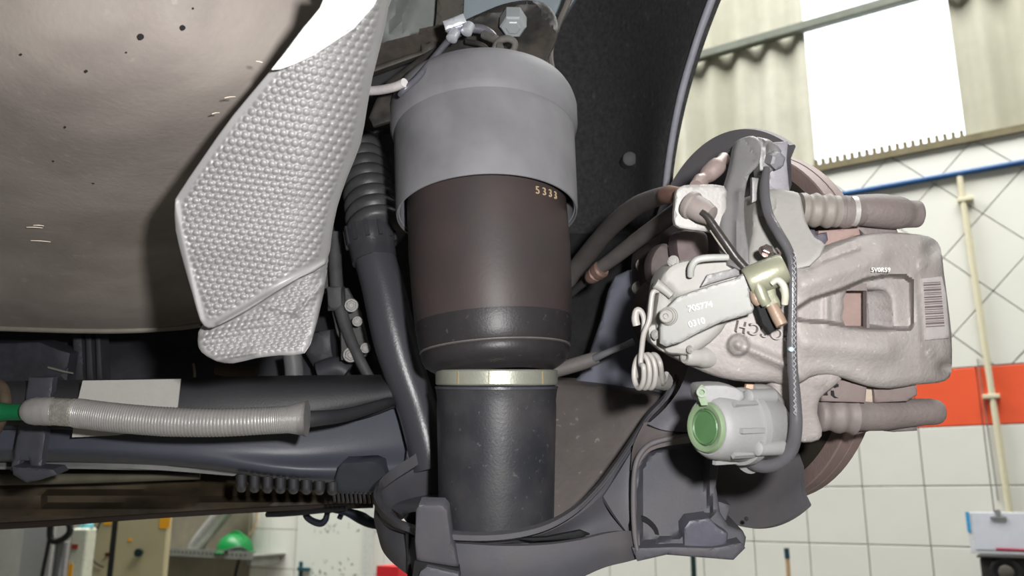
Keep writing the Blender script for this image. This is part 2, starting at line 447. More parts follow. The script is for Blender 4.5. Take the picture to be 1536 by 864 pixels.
ubox('box_lip', u2-.008, u2+.42, v2_-.01, v2_+.0, N0-.2, N0+.035, mat('dark_lip', (60, 60, 60), .5), sp, bev=.003)
mk = ou(1515, 824); tag(utube('marker_pen', [(mk[0]-.05, mk[1]+.0, N0+.022), (mk[0]+.06, mk[1]-.002, N0+.022)], .007, mat('maroon', (140, 40, 64), .4)), 'dark red marker pen lying in front of the clipboard', 'pen')
br = empty('broom', W(OW(1182, 840)[0], 0, .1), 'wooden broomstick with a dark tip leaning on the tiles', 'broom')
bu, bv = OW(1180, 822, .08)
utube('handle', [(bu+.02, .05, .16), (bu, bv-.05, .08)], .011, mat('raw_wood', (168, 140, 108), .7), br)
utube('handle_tip', [(bu, bv-.05, .08), (bu-.002, bv, .078)], .013, mat('teal_dark', (30, 60, 72), .5), br)
ub, vb = OW(1040, 838, .08)
tag(utube('mop_handle', [(ub+.01, 0, .14), (ub, vb+.05, .08)], .014, mat('dark_green', (22, 48, 46), .5)), 'dark green handle upright below the arm cover', 'handle')
# ---- left background: door, shelf, helmet, duct, cabinets
du0, dv = OW(451, 800); du1, _ = OW(553, 800)
dr = ubox('door_1', du0, du1, 0, 1.62, -.01, .03, mat('white_door', (222, 226, 216), .45, var=.02, scale=4), kind='structure')
ubox('door_frame', du1, du1+.05, 0, 1.65, -.01, .045, mat('door_frame_paint', (200, 204, 198), .5), dr)
hu, hv = OW(457, 853)
ubox('door_handle', hu-.02, hu+.09, hv-.01, hv+.012, .03, .055, mat('teal_handle', (30, 74, 84), .4), dr, bev=.004)
ubox('handle_plate', hu-.02, hu+.012, hv-.09, hv+.05, .03, .036, MATS['teal_handle'], dr, bev=.002)
parts = []
for k in range(46):
    x = random.uniform(468, 545); y = random.choice([random.uniform(785, 800), random.uniform(838, 864)]); u, v = OW(x, y)
    s = random.uniform(.004, .011); parts.append(box_geo(W(u, v, .0305), (UX+ZW*random.uniform(-2, 2)).normalized(), NX, ZW, s*random.uniform(1, 3), .002, s*.6))
V, Fa = merge(parts); obj('scuff_mark', V, Fa, mat('scuff', (96, 100, 96), .8), dr, smooth=False, kind='stuff')
# shelf and what is on it
su0, sv = OW(240, 822, .3); su1, sv1 = OW(380, 819, .3)
sh = empty('wall_shelf', W((su0+su1)/2, sv, .15), 'grey perforated metal shelf holding the green helmet', 'shelf')
m_sh = mat('shelf_steel', (134, 136, 128), .5, .3, var=.15, scale=14)
ubox('shelf_board', su0-.6, su1, sv-.03, sv-.02, 0, .3, m_sh, sh); ubox('shelf_lip', su0-.6, su1, sv-.05, sv+.005, .295, .302, m_sh, sh)
parts = [box_geo(W(su0+i*.045, sv-.022, .3025), UX, NX, ZW, .018, .002, .012) for i in range(22)]
V, Fa = merge(parts); obj('slot', V, Fa, mat('slot_dark', (60, 60, 56), .8), sh, smooth=False, kind='stuff')
ubox('shelf_bracket', su1-.08, su1-.03, sv-.09, sv-.03, .02, .28, m_sh, sh)
hx, hy = OW(353, 815, .17)
he = empty('hard_hat', W(hx, hy, .17), 'green hard hat on the end of the metal shelf', 'helmet')
m_gr = mat('helmet_green', (20, 120, 58), .35, var=.04)
prof = [(-.0, .145), (.004, .15), (.012, .13), (.05, .125), (.09, .105), (.125, .06), (.137, 0)]
lathe('shell', W(hx, sv-.018, .17), ZW, prof, m_gr, he, seg=28)
rid = [tuple(W(hx-.12*math.cos(a), sv+.0+.125*math.sin(a), .17))+(.009,) for a in [math.pi*k/10 for k in range(1, 10)]]
tube('shell_ridge', rid, m_gr, he, metric=True, n=2, seg=8)
utube('strap', [(hx+.06, sv-.005, .31), (hx+.14, sv+.02, .25), (hx+.17, sv-.01, .2)], .012, m_black, he, n=4)
m_duct = mat('duct_grey', (176, 176, 170), .45, .4, var=.2, scale=8)
a = OW(330, 765, .2); b = OW(290, 815, .2)
tag(utube('duct', [(a[0]+.25, a[1]+.2, .15), (a[0], a[1], .15), (b[0], b[1], .15), (b[0]-.02, b[1]-.05, .15)], .06, m_duct, n=4, seg=16), 'dull silver duct bent down onto the metal shelf', 'duct')
a = OW(386, 765, .03); b = OW(376, 810, .03)
tag(utube('hose_loop', [(a[0], a[1]+.15, .03), (a[0], a[1], .03), (a[0]-.02, a[1]-.12, .03), (b[0]-.05, b[1]-.02, .05)], .009, mat('tan_hose', (190, 164, 132), .5), n=5), 'thin tan hose hanging behind the green helmet', 'hose')
a = OW(362, 830, .1); b = OW(352, 870, .1)
tag(utube('black_cable', [(a[0], a[1], .1), ((a[0]+b[0])/2-.01, (a[1]+b[1])/2, .1), (b[0], b[1], .1), (b[0]-.04, b[1]-.3, .1)], .012, m_black, n=4), 'black cable hanging under the shelf end', 'cable')
tag(obj('stained_panel', *box_geo(W((OW(378, 800)[0]+su0-.6)/2, .95, .02), UX, NX, ZW, OW(378, 800)[0]-su0+.6, .03, 1.9), mat('stained_board', (130, 124, 106), .8, var=.25, scale=3), smooth=False), 'dull stained board behind the metal shelf', 'board')
# tool cabinets (world boxes across the view at 4.4 m)
def wx(px, d): return (px-768)/F*d
def yz(py, d): q = P(768, py, d); return q.y, q.z
m_cab = mat('cabinet_cream', (176, 168, 134), .5, var=.03, scale=6)
m_yel = mat('yellow_sticker', (236, 168, 34), .5, var=.05)
dC = 4.4; yy, z0 = yz(864, dC); _, zt = yz(735, dC)
ca = empty('switch_cabinet', (wx(160, dC), yy, 0), 'cream electrical cabinet with two doors and yellow stickers', 'cabinet')
wbox('cabinet_body', wx(122, dC), wx(244, dC), yy+.02, yy+.06, .1, zt+.1, m_cab, ca)
wbox('cabinet_door', wx(122, dC), wx(160, dC), yy, yy+.02, .14, zt+.08, m_cab, ca, bev=.004)
d2 = wbox('cabinet_door', wx(168, dC), wx(244, dC), yy, yy+.02, .14, zt+.08, m_cab, ca, bev=.004)
wbox('door_gap', wx(160, dC), wx(168, dC), yy+.0, yy+.02, .14, zt+.08, m_black, ca)
def zz(py): return yz(py, dC)[1]
st = wbox('warning_sticker', wx(232, dC), wx(248, dC), yy-.003, yy, zz(793), zz(772), m_yel, ca)
wbox('warning_sticker', wx(147, dC), wx(159, dC), yy-.003, yy, zz(788), zz(768), m_yel, ca)
wbox('small_sticker', wx(187, dC), wx(192, dC), yy-.003, yy, zz(813), zz(808), m_yel, ca)
lathe('door_knob', Vector((wx(208, dC), yy, zz(829))), -YW, [(0, .014), (.02, .02), (.04, .02), (.04, 0)], mat('dark_green_knob', (18, 44, 44), .4), d2, seg=16)
tube('lead', [(wx(147, dC), yy-.01, zz(775), .004), (wx(138, dC), yy-.012, zz(800), .004), (wx(132, dC), yy-.012, zz(822), .004), (wx(140, dC), yy-.012, zz(842), .004), (wx(155, dC), yy-.01, zz(851), .004)], m_black, ca, metric=True, n=5, seg=8)
lathe('door_latch', Vector((wx(158, dC), yy, zz(832))), -YW, [(0, .01), (.012, .01), (.012, 0)], mat('brown_latch', (70, 34, 30), .4), ca, seg=12)
dP = 4.1; yp, _ = yz(864, dP); zp = lambda py: yz(py, dP)[1]
po = empty('machine_column', (wx(110, dP), yp, 0), 'pale column with red button, orange sticker and cyan cap', 'machine')
wbox('column_body', wx(99, dP), wx(124, dP), yp, yp+.1, .0, zp(793), mat('pale_green_white', (206, 210, 192), .5), po, bev=.01)
lathe('cyan_cap', Vector((wx(114, dP), yp+.05, zp(793))), ZW, [(0, .032), (.02, .03), (.03, .02), (.03, 0)], mat('cyan_cap', (130, 206, 216), .4), po, seg=20)
wbox('red_button', wx(103, dP), wx(112, dP), yp-.006, yp, zp(824), zp(817), mat('dull_red', (150, 50, 40), .5), po)
wbox('orange_sticker', wx(97, dP), wx(108, dP), yp-.004, yp, zp(864)-.04, zp(846), m_yel, po)
sv_ = empty('silver_post', (wx(86, dP), yp-.1, 0), 'silver post with a black plastic hook handle at its top', 'post')
lathe('post_tube', Vector((wx(88, 4.0), yp-.1, 0)), ZW, [(0, .034), (zp(812), .034), (zp(812), 0)], m_chrome, sv_, seg=20)
yq = yp-.16
hk = [(78, 780), (88, 776), (100, 780), (106, 795), (100, 806), (86, 812), (78, 806), (76, 790), (78, 780)]
tube('hook_handle', [(wx(x, 4.0), yq, yz(y, 4.0)[1], .015) for x, y in hk], m_black, sv_, metric=True, n=4, seg=10)
tube('strap', [(wx(74, 4.0), yq, yz(770, 4.0)[1], .011), (wx(77, 4.0), yq, yz(800, 4.0)[1], .009), (wx(70, 4.0), yq, yz(890, 4.0)[1], .009)], m_black, sv_, metric=True, n=3, seg=8)
tag(obj('leaning_panel', *box_geo(Vector((wx(52, 4.6), yz(864, 4.6)[0], .85)), (XW*.97+ZW*-.2).normalized(), YW, ZW, .16, .03, 1.6), mat('panel_grey', (150, 152, 152), .6, var=.04), smooth=False), 'pale grey panel standing left of the silver post', 'panel')
tag(obj('rubbish_bin', *lathe_geo(Vector((wx(2, 3.9), yz(864, 3.9)[0], 0)), ZW, [(0, .12), (1.08, .14), (1.1, .15), (1.11, .1), (1.11, 0)], seg=24), m_black), 'black round container at the lower left edge of the picture', 'container')
rx, rv = OW(592, 858, .4)
tag(obj('red_tool_box', *box_geo(W(rx+.03, rv-.3, .4), UX, NX, ZW, .17, .2, .68), mat('red_paint', (206, 40, 50), .4), smooth=False), 'red tool box glimpsed below the left of the arm cover', 'toolbox')

# ---------------------------------------------------------------- car underbody
m_felt = mat('felt_liner', (64, 63, 65), .95, var=.35, scale=180, bump=.6, bscale=700, fleck=((96, 92, 84), 60, .6))
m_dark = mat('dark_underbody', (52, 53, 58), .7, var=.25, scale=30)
m_blackp = mat('black_coated_steel', (54, 53, 52), .55, var=.3, scale=60, dirt=((104, 94, 82), 30, .35))
m_paint = mat('body_paint', (140, 152, 160), .55, var=.06, scale=20)
ub = empty('car_underbody', P(700, 200, 1.1), 'dark car underbody with felt wheel arch liner behind the air spring', 'car')
# wheel arch liner: a deep curved shell
rows = []
for y, xr, dr_ in ((-120, 1120, .86), (-20, 1076, .88), (60, 1046, .90), (140, 1022, .92), (220, 1005, .94), (290, 997, .96), (360, 996, .98)):
    rows.append([(560, y, 1.02), (650, y, 1.10), (760, y, 1.16), (860, y, 1.15), (940, y, 1.08), (xr-22, y, dr_+.03), (xr, y, dr_)])
liner = sheet('wheel_arch_liner', rows, m_felt, ub, thick=.01, nr=4, nc=4)
rows = [[(560, 350, 1.02), (700, 350, 1.12), (860, 350, 1.14), (940, 350, 1.08), (994, 350, .99)], [(560, 480, 1.02), (700, 480, 1.06), (860, 480, 1.06), (950, 480, 1.03), (1030, 480, .99)], [(560, 620, 1.0), (700, 620, 1.0), (860, 620, .98), (950, 620, .96), (1050, 600, .95)]]
sheet('liner_lower', rows, mat('liner_low', (44, 44, 46), .9, var=.25, scale=60, bump=.3), ub, thick=.01)
tube('fender_edge', [(1122, -120, .855, 6), (1076, -20, .875, 6), (1060, 20, .885, 6), (1043, 68, .895, 5.5), (1022, 140, .915, 5.5), (1007, 215, .935, 5), (998, 285, .955, 5), (996, 345, .965, 4)], mat('fender_edge_grey', (150, 150, 160), .5), ub, seg=10, n=5)
m_spot = mat('liner_clip', (88, 88, 88), .7)
lathe('push_clip', P(944, 239, 1.06), D(0, 0, -1), [(-.02, .009), (.005, .0085), (.007, .005), (.007, 0)], m_spot, ub, seg=20)
# painted inner body panels at the top
slab('body_panel', [(690, -120), (900, -120), (868, -10), (846, 25), (828, 62), (800, 110), (700, 110), (688, 60)], .98, .02, m_paint, ub, rnd=3, step=20)
slab('seam_panel', [(575, -120), (664, -120), (655, 44), (640, 60), (572, 66)], 1.0, .02, mat('sealed_panel', (132, 136, 134), .6, var=.12, scale=30), ub, rnd=4, step=10, mods=[ridge(598, 40, 622, -20, 9, .012), ridge(575, 30, 590, -20, 6, .01)])
slab('panel_strip', [(662, -120), (700, -120), (692, 60), (650, 66), (655, 20)], .96, .02, mat('strip_grey', (86, 82, 76), .7), ub, rnd=3, step=12)
tube('drip_rail', [(880, -80, .9, 5), (853, 0, .9, 5), (838, 35, .9, 4.5), (826, 75, .88, 4.5), (829, 105, .87, 4)], mat('rail_grey', (112, 106, 102), .6), ub, seg=8)
# dark mass between muffler and beam, and under floor
rows = [[(-160, 300, 1.25), (0, 300, 1.2), (150, 300, 1.2), (300, 300, 1.2), (450, 290, 1.2), (640, 280, 1.15)],
        [(-160, 470, 1.12), (0, 470, 1.1), (150, 470, 1.1), (300, 470, 1.1), (450, 470, 1.08), (640, 470, 1.1)],
        [(-160, 560, .98), (0, 560, 1.0), (150, 560, 1.0), (300, 560, 1.02), (450, 560, 1.03), (640, 560, 1.06)],
        [(-160, 680, .98), (0, 680, 1.0), (150, 680, 1.0), (300, 680, 1.0), (450, 680, 1.0), (640, 680, 1.02)]]
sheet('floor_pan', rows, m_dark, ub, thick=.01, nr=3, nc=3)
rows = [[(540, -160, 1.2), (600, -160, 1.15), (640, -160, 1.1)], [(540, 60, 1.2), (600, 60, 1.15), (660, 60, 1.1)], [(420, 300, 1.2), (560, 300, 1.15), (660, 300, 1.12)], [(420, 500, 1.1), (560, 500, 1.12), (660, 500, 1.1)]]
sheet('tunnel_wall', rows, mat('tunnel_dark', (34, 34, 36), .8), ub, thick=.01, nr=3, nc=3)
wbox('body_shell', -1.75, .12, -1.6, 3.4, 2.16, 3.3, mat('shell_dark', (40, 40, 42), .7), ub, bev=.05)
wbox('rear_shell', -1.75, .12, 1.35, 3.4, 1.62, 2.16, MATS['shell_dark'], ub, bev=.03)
for i, (x, w) in enumerate(((118, 9), (134, 6), (148, 5))):
    slab('floor_rib', [(x-w, 500), (x+w*.4, 500), (x+w*.4+4, 572), (x-w+2, 572)], .97, .02, m_dark, ub, rnd=2.5, step=8)
slab('side_duct', [(-40, 515), (60, 512), (105, 530), (100, 572), (-40, 575)], .95, .03, mat('duct_dark', (48, 49, 55), .6, var=.3), ub, rnd=6, step=10)
tube('plastic_scuff', [(72, 551, .944, 1.6), (95, 557, .944, 1.6), (110, 560, .944, 1.2)], mat('scuff_grey', (120, 118, 112), .7), ub, seg=6)
# frame rail that carries the spring bracket
rl = empty('chassis_rail', P(620, 60, .9), 'black folded chassis rail behind the top of the heat shield', 'rail')
slab('rail_flange', [(540, 82), (580, 62), (628, 50), (629, 43), (700, 30), (720, 40), (700, 62), (640, 74), (540, 112)], plane((540, 80, .92), (700, 40, .86), (640, 80, .9)), .02, mat('rail_brown', (84, 78, 72), .6, var=.3, scale=60), rl, rnd=3, step=8)
slab('rail_lip', [(540, 106), (632, 76), (632, 66), (690, 52), (690, 62), (634, 82), (540, 116)], .885, .012, m_blackp, rl, rnd=2, step=8)
slab('rail_web', [(540, 112), (690, 62), (760, 90), (700, 170), (560, 200), (540, 190)], .93, .02, mat('web_dark', (46, 46, 48), .7), rl, rnd=3, step=14)

# ---------------------------------------------------------------- muffler (big grey tank at the left)
m_muf = mat('aluminised_steel', (130, 122, 117), .6, 0, var=.10, scale=22, bump=.25, bscale=260, fleck=((168, 158, 148), 90, .25), dirt=((152, 144, 137), 9, .75, (1, 2.2, 1)))
def muf_d(y):
    return float(np.interp(y, [-200, 0, 100, 200, 300, 400, 450, 480, 500], [.47, .50, .515, .575, .665, .77, .815, .85, .88]))
mu = empty('muffler', P(60, 250, .7), 'large smooth grey metal muffler filling the upper left corner', 'muffler')
rows = []
for y in (-160, -60, 0, 60, 120, 180, 240, 300, 360, 410, 450, 475, 492):
    row = []
    for x in (-220, -120, -40, 40, 120, 200, 270, 320, 360, 400, 430):
        if x > 300: x += (x-300)/130*150*max(0, 1-max(y, 0)/260)
        yy_ = y + (7*math.exp(-((x-150)/170)**2) - 12*max(0, (x-230)/120.0)**1.5 - 4)*(max(0, y)/492.0)
        dd_ = muf_d(y) + .00000045*(x-150)**2 + max(0, x-280)*.0001
        row.append((x, yy_, dd_))
    rows.append(row)
mb = sheet('muffler_shell', rows, m_muf, mu, thick=.02, nr=3, nc=3)
# folded bottom seam
sx = [-220, -120, -40, 40, 120, 200, 270, 300]
sy = lambda x: 492+7*math.exp(-((x-150)/170)**2)-12*max(0, (x-230)/120.0)**1.5-4
tube('rolled_seam', [(x, sy(x)+1, .868+.00000045*(x-150)**2, 4.5) for x in sx], mat('seam_metal', (150, 144, 134), .45, .4), mu, seg=10)
for (x, y, r) in ((211, 55.5, 5.2), (274, 42, 4.4), (130, 107, 2), (32, 82, 1.4), (98, 191, 1.5), (80, 242, 1.5), (140, 274, 2.6), (290, 13, 1.2), (190, 79, 1)):
    d = muf_d(y)+.00000045*(x-150)**2
    lathe('dark_spot', P(x, y, d-.0012), D(0, .25, -1), [(0, r*d/F), (.0008, r*d/F*.9), (.0008, 0)], mat('spot_black', (30, 27, 30), .8), mu, seg=14)
for (x0, y0, x1, y1) in ((318, 171, 329, 169), (337, 147, 353, 145), (40, 341, 64, 342), (46, 361, 76, 363), (384, 92, 394, 94), (50, 338, 66, 339)):
    tube('bright_scratch', [(x0, y0, muf_d(y0)-.001, .7), ((x0+x1)/2, (y0+y1)/2-.7, muf_d(y0)-.001, 1), (x1, y1, muf_d(y1)-.001, .6)], mat('scratch', (220, 206, 190), .4), mu, seg=5, n=2)

# ---------------------------------------------------------------- embossed heat shield
m_shield = mat('embossed_aluminium', (146, 145, 145), .5, .2, var=.06, scale=20, bump=.1, bscale=300)
hs = empty('heat_shield', P(420, 300, .58), 'crumpled embossed aluminium heat shield right of the muffler', 'heat shield')
def dimple(X, Y, ang=0.12, cx=12.6, cy=9.6, h=.0025):
    Y = np.where(Y < 250, 250-(250-Y)*.78, Y)
    U_ = (X*math.cos(ang)+Y*math.sin(ang)); V_ = (-X*math.sin(ang)+Y*math.cos(ang))
    row = np.floor(V_/cy); fu = ((U_+row*cx*.0+.5*cx*(row % 2))/cx) % 1-.5; fv = (V_/cy) % 1-.5
    r = np.sqrt((fu*1.9)**2+(fv*2.0)**2); return -h*np.clip(1.35*(1-r*r), 0, 1)
upper = [(470, -40), (500, -8), (455, 40), (407, 104), (350, 172), (305, 235), (268, 290), (262, 305), (263, 345), (275, 395), (288, 440), (300, 480), (312, 492), (330, 487), (370, 466), (410, 440), (450, 416), (488, 396), (497, 350), (505, 310), (520, 265), (540, 215), (550, 160), (558, 115), (572, 60), (582, 10), (588, -40)]
mvals = {}
def sh_d(X, Y):
    return np.interp(Y, [-40, 100, 200, 300, 400, 500], [.485, .499, .519, .541, .556, .567])+np.clip((X-470+Y*.16)/100, 0, 3)**2*.05
def plain_border(X, Y):
    e = edist(X, Y, upper); w = np.clip((e-10)/8, 0, 1)
    return dimple(X, Y)*w
slab('shield_face', upper, sh_d, .002, m_shield, hs, step=1.8, sm=2, rnd=2.5, mods=[plain_border, lambda X, Y: .010*np.exp(-((X*.54+Y-700)/16)**2)*(X > 250), ridge(488, 396, 330, 487, 5, .004), ridge(262, 305, 300, 480, 5, .0015)], angle=80)
lower = [(303, 488), (330, 484), (370, 464), (410, 440), (450, 414), (490, 368), (488, 420), (480, 460), (470, 500), (456, 530), (420, 533), (385, 537), (350, 545), (325, 542), (302, 528), (296, 510)]
def low_d(X, Y): return .585+.0*X+np.clip((X-455)/60, 0, 2)**2*.08-np.clip((Y-500)/60, 0, 1)*.008
slab('shield_skirt', lower, low_d, .002, m_shield, hs, step=1.8, sm=2, rnd=5, mods=[lambda X, Y: dimple(X, Y, -.12, 10, 8, .0018)*np.clip((edist(X, Y, lower)-4)/6, 0, 1), ridge(385, 455, 445, 470, 4, .003), ridge(445, 470, 485, 425, 4, .003), ridge(300, 512, 400, 480, 7, .004), ridge(470, 500, 487, 420, 6, .004), ridge(320, 540, 380, 528, 5, .004)], angle=80)
flap = [(497, -30), (582, -40), (560, 8), (530, 42), (500, 62), (470, 82), (440, 96), (420, 103), (407, 104), (425, 82), (455, 42), (480, 12)]
slab('folded_flap', flap, plane((407, 104, .482), (560, -30, .445), (455, 30, .452)), .0015, mat('overexposed_aluminium', (250, 250, 250), .35, .1, var=.02), hs, step=8, rnd=2)  # the flap's overexposed glare is put into a near-white colour

# ---------------------------------------------------------------- air spring
m_can = mat('grey_can_plastic', (122, 121, 125), .62, 0, var=.09, scale=26, bump=.12, bscale=400, dirt=((142, 142, 146), 14, .6))
m_bel = mat('bellows_rubber', (62, 56, 56), .5, 0, var=.10, scale=14, bump=.08, bscale=300, dirt=((74, 60, 58), 20, .5))
m_pis = mat('piston_black', (49, 50, 55), .45, 0, var=.14, scale=30, bump=.15, bscale=500, fleck=((110, 110, 112), 240, .35), dirt=((84, 80, 78), 26, .4))
m_ring = mat('clamp_ring_steel', (176, 178, 164), .38, .5, var=.08, scale=40)
sd = .75; axS = D(-.062, 1, .10).normalized(); axP = D(0, 1, .10).normalized()
class Axis:                           # an axis line, with profile points given by image row and pixel radius
    def __init__(self, A, ax): self.A = A; self.ax = ax.normalized()
    def t(self, y):
        lo, hi = -1.0, 1.0
        for _ in range(50):
            mid = (lo+hi)/2; q = self.A+self.ax*mid-Vector((0, 0, CAMZ))
            if 432-q.dot(D(0, 1, 0))/q.dot(FWD)*F > y: lo = mid
            else: hi = mid
        return lo
    def z(self, y): return (self.A+self.ax*self.t(y)-Vector((0, 0, CAMZ))).dot(FWD)
    def prof(self, lst): return [(self.t(y), r*self.z(y)/F) for y, r in lst]
A0 = P(745, 565, sd)
AXP = Axis(A0, D(0, 1, .10)); AXS = Axis(A0, D(-.062, 1, .22))
AXC = Axis(AXS.A+AXS.ax*AXS.t(300), D(-.045, 1, .38))
asg = empty('air_spring', A0, 'large cylindrical air spring, grey can over a brown black rubber sleeve', 'air spring')
def al(name, A, lst, m, **k): return lathe(name, A.A, A.ax, A.prof(lst), m, asg, **k)
al('spring_can', AXC, [(230, 131), (322, 132), (325, 133), (325, 135), (319, 136), (260, 135.5), (215, 135), (207, 135), (204, 137.5), (196, 140), (172, 140), (164, 137.5), (160, 136), (152, 131), (146, 122), (142, 110), (140, 90), (139, 60), (138, 0)], m_can, seg=96)
al('can_inner_wall', AXC, [(230, 129), (321, 130.5), (321, 132)], mat('lit_inner_wall_grey', (150, 150, 156), .5), seg=60, a0=60, a1=300, ref=D(0, 0, -1), cap=False)  # back inner wall of the can, light on it put into a paler grey
al('rubber_sleeve', AXS, [(484, 117), (480, 118), (430, 120), (380, 121), (330, 120), (290, 118), (262, 116), (262, 0)], m_bel, seg=96)
al('rolled_sleeve_foot', AXS, [(562, 78), (558, 86), (554, 94), (551, 99), (546, 106), (538, 110), (528, 111.5), (526, 110.5), (521, 113), (510, 115), (497, 116.5), (484, 117.3), (480, 117)], mat('sleeve_roll', (48, 46, 48), .42, var=.12, scale=40, fleck=((96, 94, 94), 200, .4)), seg=96, cap=False)
al('sleeve_crease', AXS, [(523.5, 111.5), (524.5, 113.2), (525.5, 113.2), (527, 110.5)], mat('crease_rubber', (110, 106, 104), .45), seg=96)
al('clamp_ring', AXP, [(576, 84), (577, 90), (575, 91.5), (557, 91.5), (555, 90), (554, 82)], m_ring, seg=80)
for a in (-.62, -.1, .82):
    vv = D(math.sin(a), 0, -math.cos(a)); vv = (vv-AXP.ax*vv.dot(AXP.ax)).normalized(); t0, t1 = AXP.t(575.5), AXP.t(557)
    obj('crimp_line', *box_geo(AXP.A+AXP.ax*((t0+t1)/2)+vv*92*sd/F, AXP.ax, AXP.ax.cross(vv), vv, abs(t1-t0), .0007, .0008), mat('crimp_tan', (150, 132, 96), .5), asg, smooth=False)
al('piston', AXP, [(830, 0), (830, 84), (800, 86), (700, 87.5), (612, 89.5), (600, 89), (590, 90), (584, 91), (580, 89), (576, 86), (576, 0)], m_pis, seg=80)
al('piston_lip', AXP, [(584, 90), (583, 92), (579.5, 92), (578.5, 88)], mat('lip_rubber', (70, 72, 78), .35), seg=80)
# stamped number on the sleeve
for k, ch in enumerate('5333'):
    a = math.radians(37+k*6); vv = D(math.sin(a), 0, -math.cos(a)); vv = (vv-AXS.ax*vv.dot(AXS.ax)).normalized()
    q = AXS.A+AXS.ax*AXS.t(321)+vv*(119.9*AXS.z(321)/F+.0003); q_ = q-Vector((0, 0, CAMZ)); zc = q_.dot(FWD)
    text('stamped_digit', ch, 768+F*q_.x/zc, 432-F*q_.dot(D(0, 1, 0))/zc, zc, 12, mat('tan_print', (190, 168, 136), .6), asg, right=AXS.ax.cross(vv), up=AXS.ax.copy())

# ---------------------------------------------------------------- top bracket, bolt, clip and lines
tb = empty('spring_bracket', P(760, 60, .78), 'black pressed steel bracket bolted above the air spring can', 'bracket')
ol = [(694, 34), (720, 20), (755, 6), (790, 0), (815, 4), (830, 18), (838, 40), (834, 62), (824, 84), (823, 96), (834, 122), (820, 140), (700, 140), (560, 190), (575, 130), (600, 108), (645, 75), (690, 58)]
slab('bracket_plate', ol, plane((560, 180, .79), (760, 0, .84), (830, 100, .80)), .006, m_blackp, tb, sm=3, rnd=4, step=6, mods=[recess([(742, 24), (790, 12), (812, 30), (808, 62), (770, 70), (735, 60)], .004, 8), ridge(700, 30, 800, 2, 4, .004), ridge(800, 2, 836, 50, 4, .004)])
hexbolt('bolt', 770, 24, .822, 20, D(-.02, -.95, -.75), mat('zinc_bolt', (168, 174, 176), .4, .2, var=.05), tb, h=1.5, washer=False)
tube('bracket_rib', [(700, 62, .80, 4), (724, 68, .79, 4), (738, 84, .785, 4)], m_blackp, tb, seg=8)
cp = empty('line_clip', P(686, 42, .80), 'shiny silver clip gripping the air line beside the bolt', 'clip')
m_clip = mat('shiny_clip', (206, 210, 216), .3, .45, var=.06, scale=60)
slab('clip_top', [(664, 32), (695, 20), (700, 33), (668, 45)], .764, .006, m_clip, cp, rnd=2, step=4)
slab('clip_side', [(668, 44), (698, 33), (702, 44), (674, 54)], .768, .006, mat('clip_side_grey', (128, 132, 140), .35, .6), cp, rnd=1.5, step=4)
for x, y in ((679, 55), (701, 45)): lathe('clip_jaw', P(x, y, .766), D(-.3, -.8, -.5), [(-.006, .0052), (.003, .0052), (.004, .0035), (.004, 0)], m_clip, cp, seg=14)
m_line = mat('clear_sleeve_line', (96, 96, 104), .3, 0, var=.15, scale=120)
tag(tube('air_line', [(744, 64, .785, 7), (736, 52, .785, 7.5), (722, 44, .785, 7.5), (704, 43, .785, 7), (688, 50, .785, 6), (672, 62, .775, 5), (645, 94, .755, 5), (625, 118, .74, 5), (607, 134, .735, 4.5), (600, 142, .74, 4)], m_line, seg=12), 'grey air line running down from the silver clip over the can edge', 'pipe')
tag(tube('white_tube', [(470, 118, .80, 7), (520, 134, .78, 7), (560, 136, .76, 7), (590, 131, .742, 7), (607, 124, .732, 7)], mat('white_tube_plastic', (214, 208, 208), .4), seg=12), 'short white tube end between heat shield and air spring', 'tube')
fit = empty('air_fitting', P(750, 72, .77), 'dusty grey pipe fitting on top of the air spring can', 'fitting')
m_dusty = mat('dusty_rubber', (98, 96, 92), .8, var=.25, scale=90, bump=.4)
tube('fitting_ring', [(742, 74, .765, 5.5), (748, 62, .765, 5.5), (762, 58, .765, 5.5), (772, 64, .765, 5), (770, 75, .765, 5), (760, 80, .765, 4.5)], m_dusty, fit, seg=10)
tube('fitting_stem', [(726, 52, .78, 7), (744, 60, .77, 7), (750, 72, .762, 6)], m_dusty, fit, seg=10)
hexbolt('fitting_nut', 740, 80, .757, 6, D(0, -.5, -1), m_dusty, fit, h=1.2, washer=False)
hexbolt('fitting_nut', 755, 82, .757, 5, D(0, -.5, -1), m_dusty, fit, h=1.0, washer=False)

# ---------------------------------------------------------------- shock absorber with ribbed boot
sk = empty('shock_absorber', P(580, 450, .92), 'black shock absorber with ribbed boot left of the air spring', 'shock absorber')
m_boot = mat('boot_rubber', (66, 66, 68), .4, var=.2, scale=50)
Aq = P(567, 352, .88); Bq = P(527, 150, 1.02); ax = (Bq-Aq).normalized(); Lb = (Bq-Aq).length
prof = []
nr_ = 13
for k in range(nr_*6+1):
    t = k/(nr_*6); R_ = (38-15*t)*.9/F; prof.append((t*Lb, R_+.0055*(1-t*.4)*(abs(math.sin(math.pi*k/6))**.7)))
lathe('ribbed_boot', Aq, ax, prof, m_boot, sk, seg=44, angle=70)
cprof = [(-.0, .0), (-.0, 29*.88/F)]
A1 = P(562, 392, .872); ax1 = (P(553, 340, .885)-A1).normalized(); Lc = (P(553, 340, .885)-A1).length
R1 = 33*.88/F
lathe('boot_collar', A1, ax1, [(0, R1*.9), (.0, R1), (Lc*.45, R1*1.04), (Lc*.5, R1*1.09), (Lc*.95, R1*1.12), (Lc, R1*1.05), (Lc, 0)], mat('collar_plastic', (60, 60, 64), .25, var=.15), sk, seg=40)
_, uu, ww = frame(ax1)
